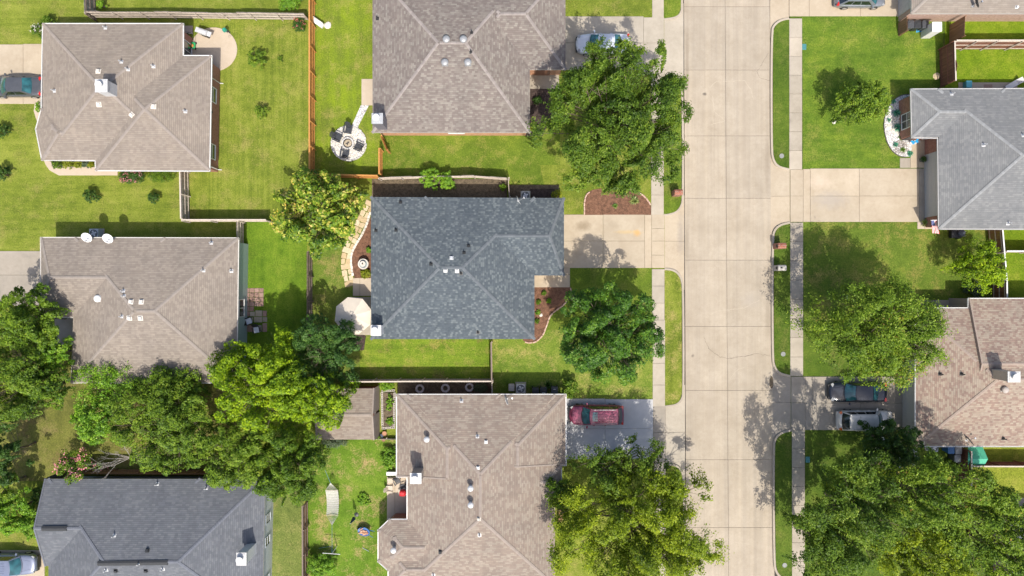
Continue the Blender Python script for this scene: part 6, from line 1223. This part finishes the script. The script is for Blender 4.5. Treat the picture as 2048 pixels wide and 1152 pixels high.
# dead grey branches
o = empty('bare_branch', W(240, 905), 'tangle of bare grey branches poking out of the olive trees', 'branches'); rng = random.Random(12); mb = MB(); c0 = W(262, 915, 2.5); base = W(285, 905, 0)
mb.tube(base, c0, .07, .05, 6); mb.build('stem', M_BARKG, o); tw = MB()
def twig(p, d, L, r, dep):
    e = p + d * L; tw.tube(p, e, r, r * .55, 4)
    if dep:
        for _ in range(3): twig(p.lerp(e, rng.uniform(.45, 1)), (d + Vector((rng.uniform(-.8, .8), rng.uniform(-.7, .7), rng.uniform(-.15, .5)))).normalized(), L * rng.uniform(.5, .75), r * .55, dep - 1)
for ang in (175, 160, 190, 150, 205, 10, 30, 95): twig(c0, Vector((math.cos(R(ang)), math.sin(R(ang)), .75)).normalized(), rng.uniform(.8, 1.7), .032, 3)
tw.build('twigs', M_BARKG, o)
# shrubs and small plants
shrub('round young shrub on the streaky lawn, upper of the two', 515, 118, 21, 1.7, LF_OLIVE, 101); shrub('round young shrub on the streaky lawn, lower of the two', 523, 223, 15, 1.4, LF_OLIVE, 102); shrub('tiny shrub on the streaky lawn beside the upper shrub', 561, 117, 6, .5, LF_OLIVE, 103, ls=.08)
shrub('young shrub on the front lawn below the pink roses, left of two', 182, 391, 15, 1.4, LF_DARK, 104); shrub('young shrub on the front lawn below the pink roses, right of two', 308, 396, 13, 1.3, LF_DARK, 105); shrub('young shrub at the left edge beside the top driveway', 2, 262, 16, 1.5, LF_DARK, 106); shrub('young shrub at the left edge below the bay roof', 4, 348, 18, 1.6, LF_DARK, 107)
for i, (x, r, m, t) in enumerate(((113, 11, LF_MID, 'green clipped shrub at the left end of the curved path'), (137, 13, LF_LIME, 'lime clipped shrub, left of the pair by the curved path'), (158, 10, LF_LIME, 'lime clipped shrub in the middle by the curved path'), (172, 9, LF_GREY, 'grey green clipped shrub by the curved path'), (183, 9, LF_LIME, 'lime clipped shrub at the right end of the curved path'))): shrub(t, x, 328, r, .8, m, 110 + i, ls=.09)
shrub('rose bush with pink and red flowers below the taupe brick house', 262, 352, 27, 1.1, LF_DARK, 120, ry=14, flowers=(FL_PINK, 40, .09), ls=.1); shrub('low green plants beside the pink rose bush', 322, 351, 30, .7, LF_MID, 121, ry=9, ls=.1); shrub('small shrub by the left wall of the taupe brick house', 79, 215, 8, 1.2, LF_BRIGHT, 122, ry=14)
shrub('flowering shrub with white blooms at the top left house corner', 78, 60, 16, 1.5, LF_MID, 123, flowers=(FL_WHITE, 12, .1)); shrub('dark shrub beside the white flowering shrub', 96, 44, 14, 1.4, LF_MID, 124); shrub('rose bush against the cedar fence corner', 598, 48, 16, 1.2, LF_DARK, 125, flowers=(FL_RED, 12, .09)); shrub('green vine on the long weathered fence top', 580, 6, 26, 1.8, LF_BRIGHT, 126, ry=14); shrub('small green shrub by the top weathered fence end', 203, 10, 9, 1.2, LF_BRIGHT, 127); shrub('dark shrub hidden between deck and brick wall', 374, 72, 6, 1.0, LF_DARK, 128)
shrub('bright green shrub growing through the fence, left of two', 861, 357, 23, 2.2, LF_BRIGHT, 130); shrub('bright green shrub growing through the fence, right of two', 893, 361, 20, 2.0, LF_BRIGHT, 131); shrub('small green shrub at the fence corner above the charcoal roof', 1005, 374, 8, 1.0, LF_MID, 132); shrub('lime shrub at the top right corner of the charcoal roof', 1113, 388, 11, 1.2, LF_LIME, 133)
shrub('lime shrub next to the stone fountain', 731, 547, 14, .7, LF_LIME, 134, ry=9, ls=.09); shrub('leafy plant in the mulch bed above the fountain', 738, 500, 7, .6, LF_BRIGHT, 135, ls=.08)
spiky('yellow green spiky plant in the bed by the left mailbox', 1268, 402, .55, leafmat('yucca', [(0, (.1, .18, .04)), (1, (.4, .42, .14))], .2), 71, 90); spiky('small spiky plant in the bed under the elm', 1230, 412, .35, GRS, 72, 50)
for i, (x, y, t) in enumerate(((1088, 586, 'green plant at the top of the curved front bed'), (1098, 602, 'pale green plant in the middle of the curved front bed'), (1077, 604, 'green plant beside the charcoal roof in the curved bed'), (1076, 625, 'low plant in the curved front bed by the white stone'), (1074, 642, 'lowest green plant in the curved front bed'))): shrub(t, x, y, 6, .4, LF_BRIGHT if i % 2 else LF_MID, 140 + i, ls=.08)
rock('white ornamental stone in the curved front bed', 1082, 630, .16, M_WHSTONE, 14)
shrub('dark shrub in the shaded bed beside the top centre house', 1075, 200, 10, .9, LF_DARK, 150); shrub('lime plant at the end of the shaded top centre bed', 1062, 258, 6, .5, LF_LIME, 151)
shrub('leafy shrub at the white gutter corner beside the bins', 1138, 777, 20, 1.8, LF_MID, 152, ry=22, ls=.14); spiky('spiky dark plant behind the dark bins', 1095, 770, .6, LF_DARK, 73, 40)
shrub('vegetable foliage in the cinder block bed, upper half', 779, 805, 9, .6, LF_BRIGHT, 153, ry=20, ls=.1, z0=.15); shrub('vegetable foliage in the cinder block bed, lower half', 780, 842, 8, .5, LF_BRIGHT, 154, ry=10, ls=.1, z0=.15); shrub('leafy plants above the cinder block bed', 773, 772, 18, .7, LF_BRIGHT, 155, ry=7, ls=.11); shrub('green plant inside the tyre planter row', 960, 776, 17, .6, LF_GREY, 156, ry=8); 
shrub('weedy shrub on the patchy lawn against the bottom centre house', 778, 915, 20, 1.1, LF_BRIGHT, 157, ry=26); shrub('bushy green shrub at the bottom of the patchy lawn', 642, 1132, 34, 1.9, LF_BRIGHT, 158, ry=26, ls=.15); shrub('low weeds at the middle of the patchy lawn', 728, 1000, 13, .4, LF_BRIGHT, 159, ry=16); shrub('grey green shrub by the dark red fence above the pink roof', 1952, 580, 22, 1.2, LF_GREY, 160, ry=14); shrub('clipped green hedge against the slate gable', 66, 1045, 24, 1.8, LF_BRIGHT, 161, ry=46, ls=.13); shrub('dark hedge against the slate roof north west corner', 76, 990, 12, 1.4, LF_DARK, 162, ry=22); shrub('low green shrub at the shed front', 668, 884, 26, .8, LF_GREY, 163, ry=8); shrub('small plant at the foot of the bottom right bins', 1898, 925, 9, .5, LF_MID, 164)
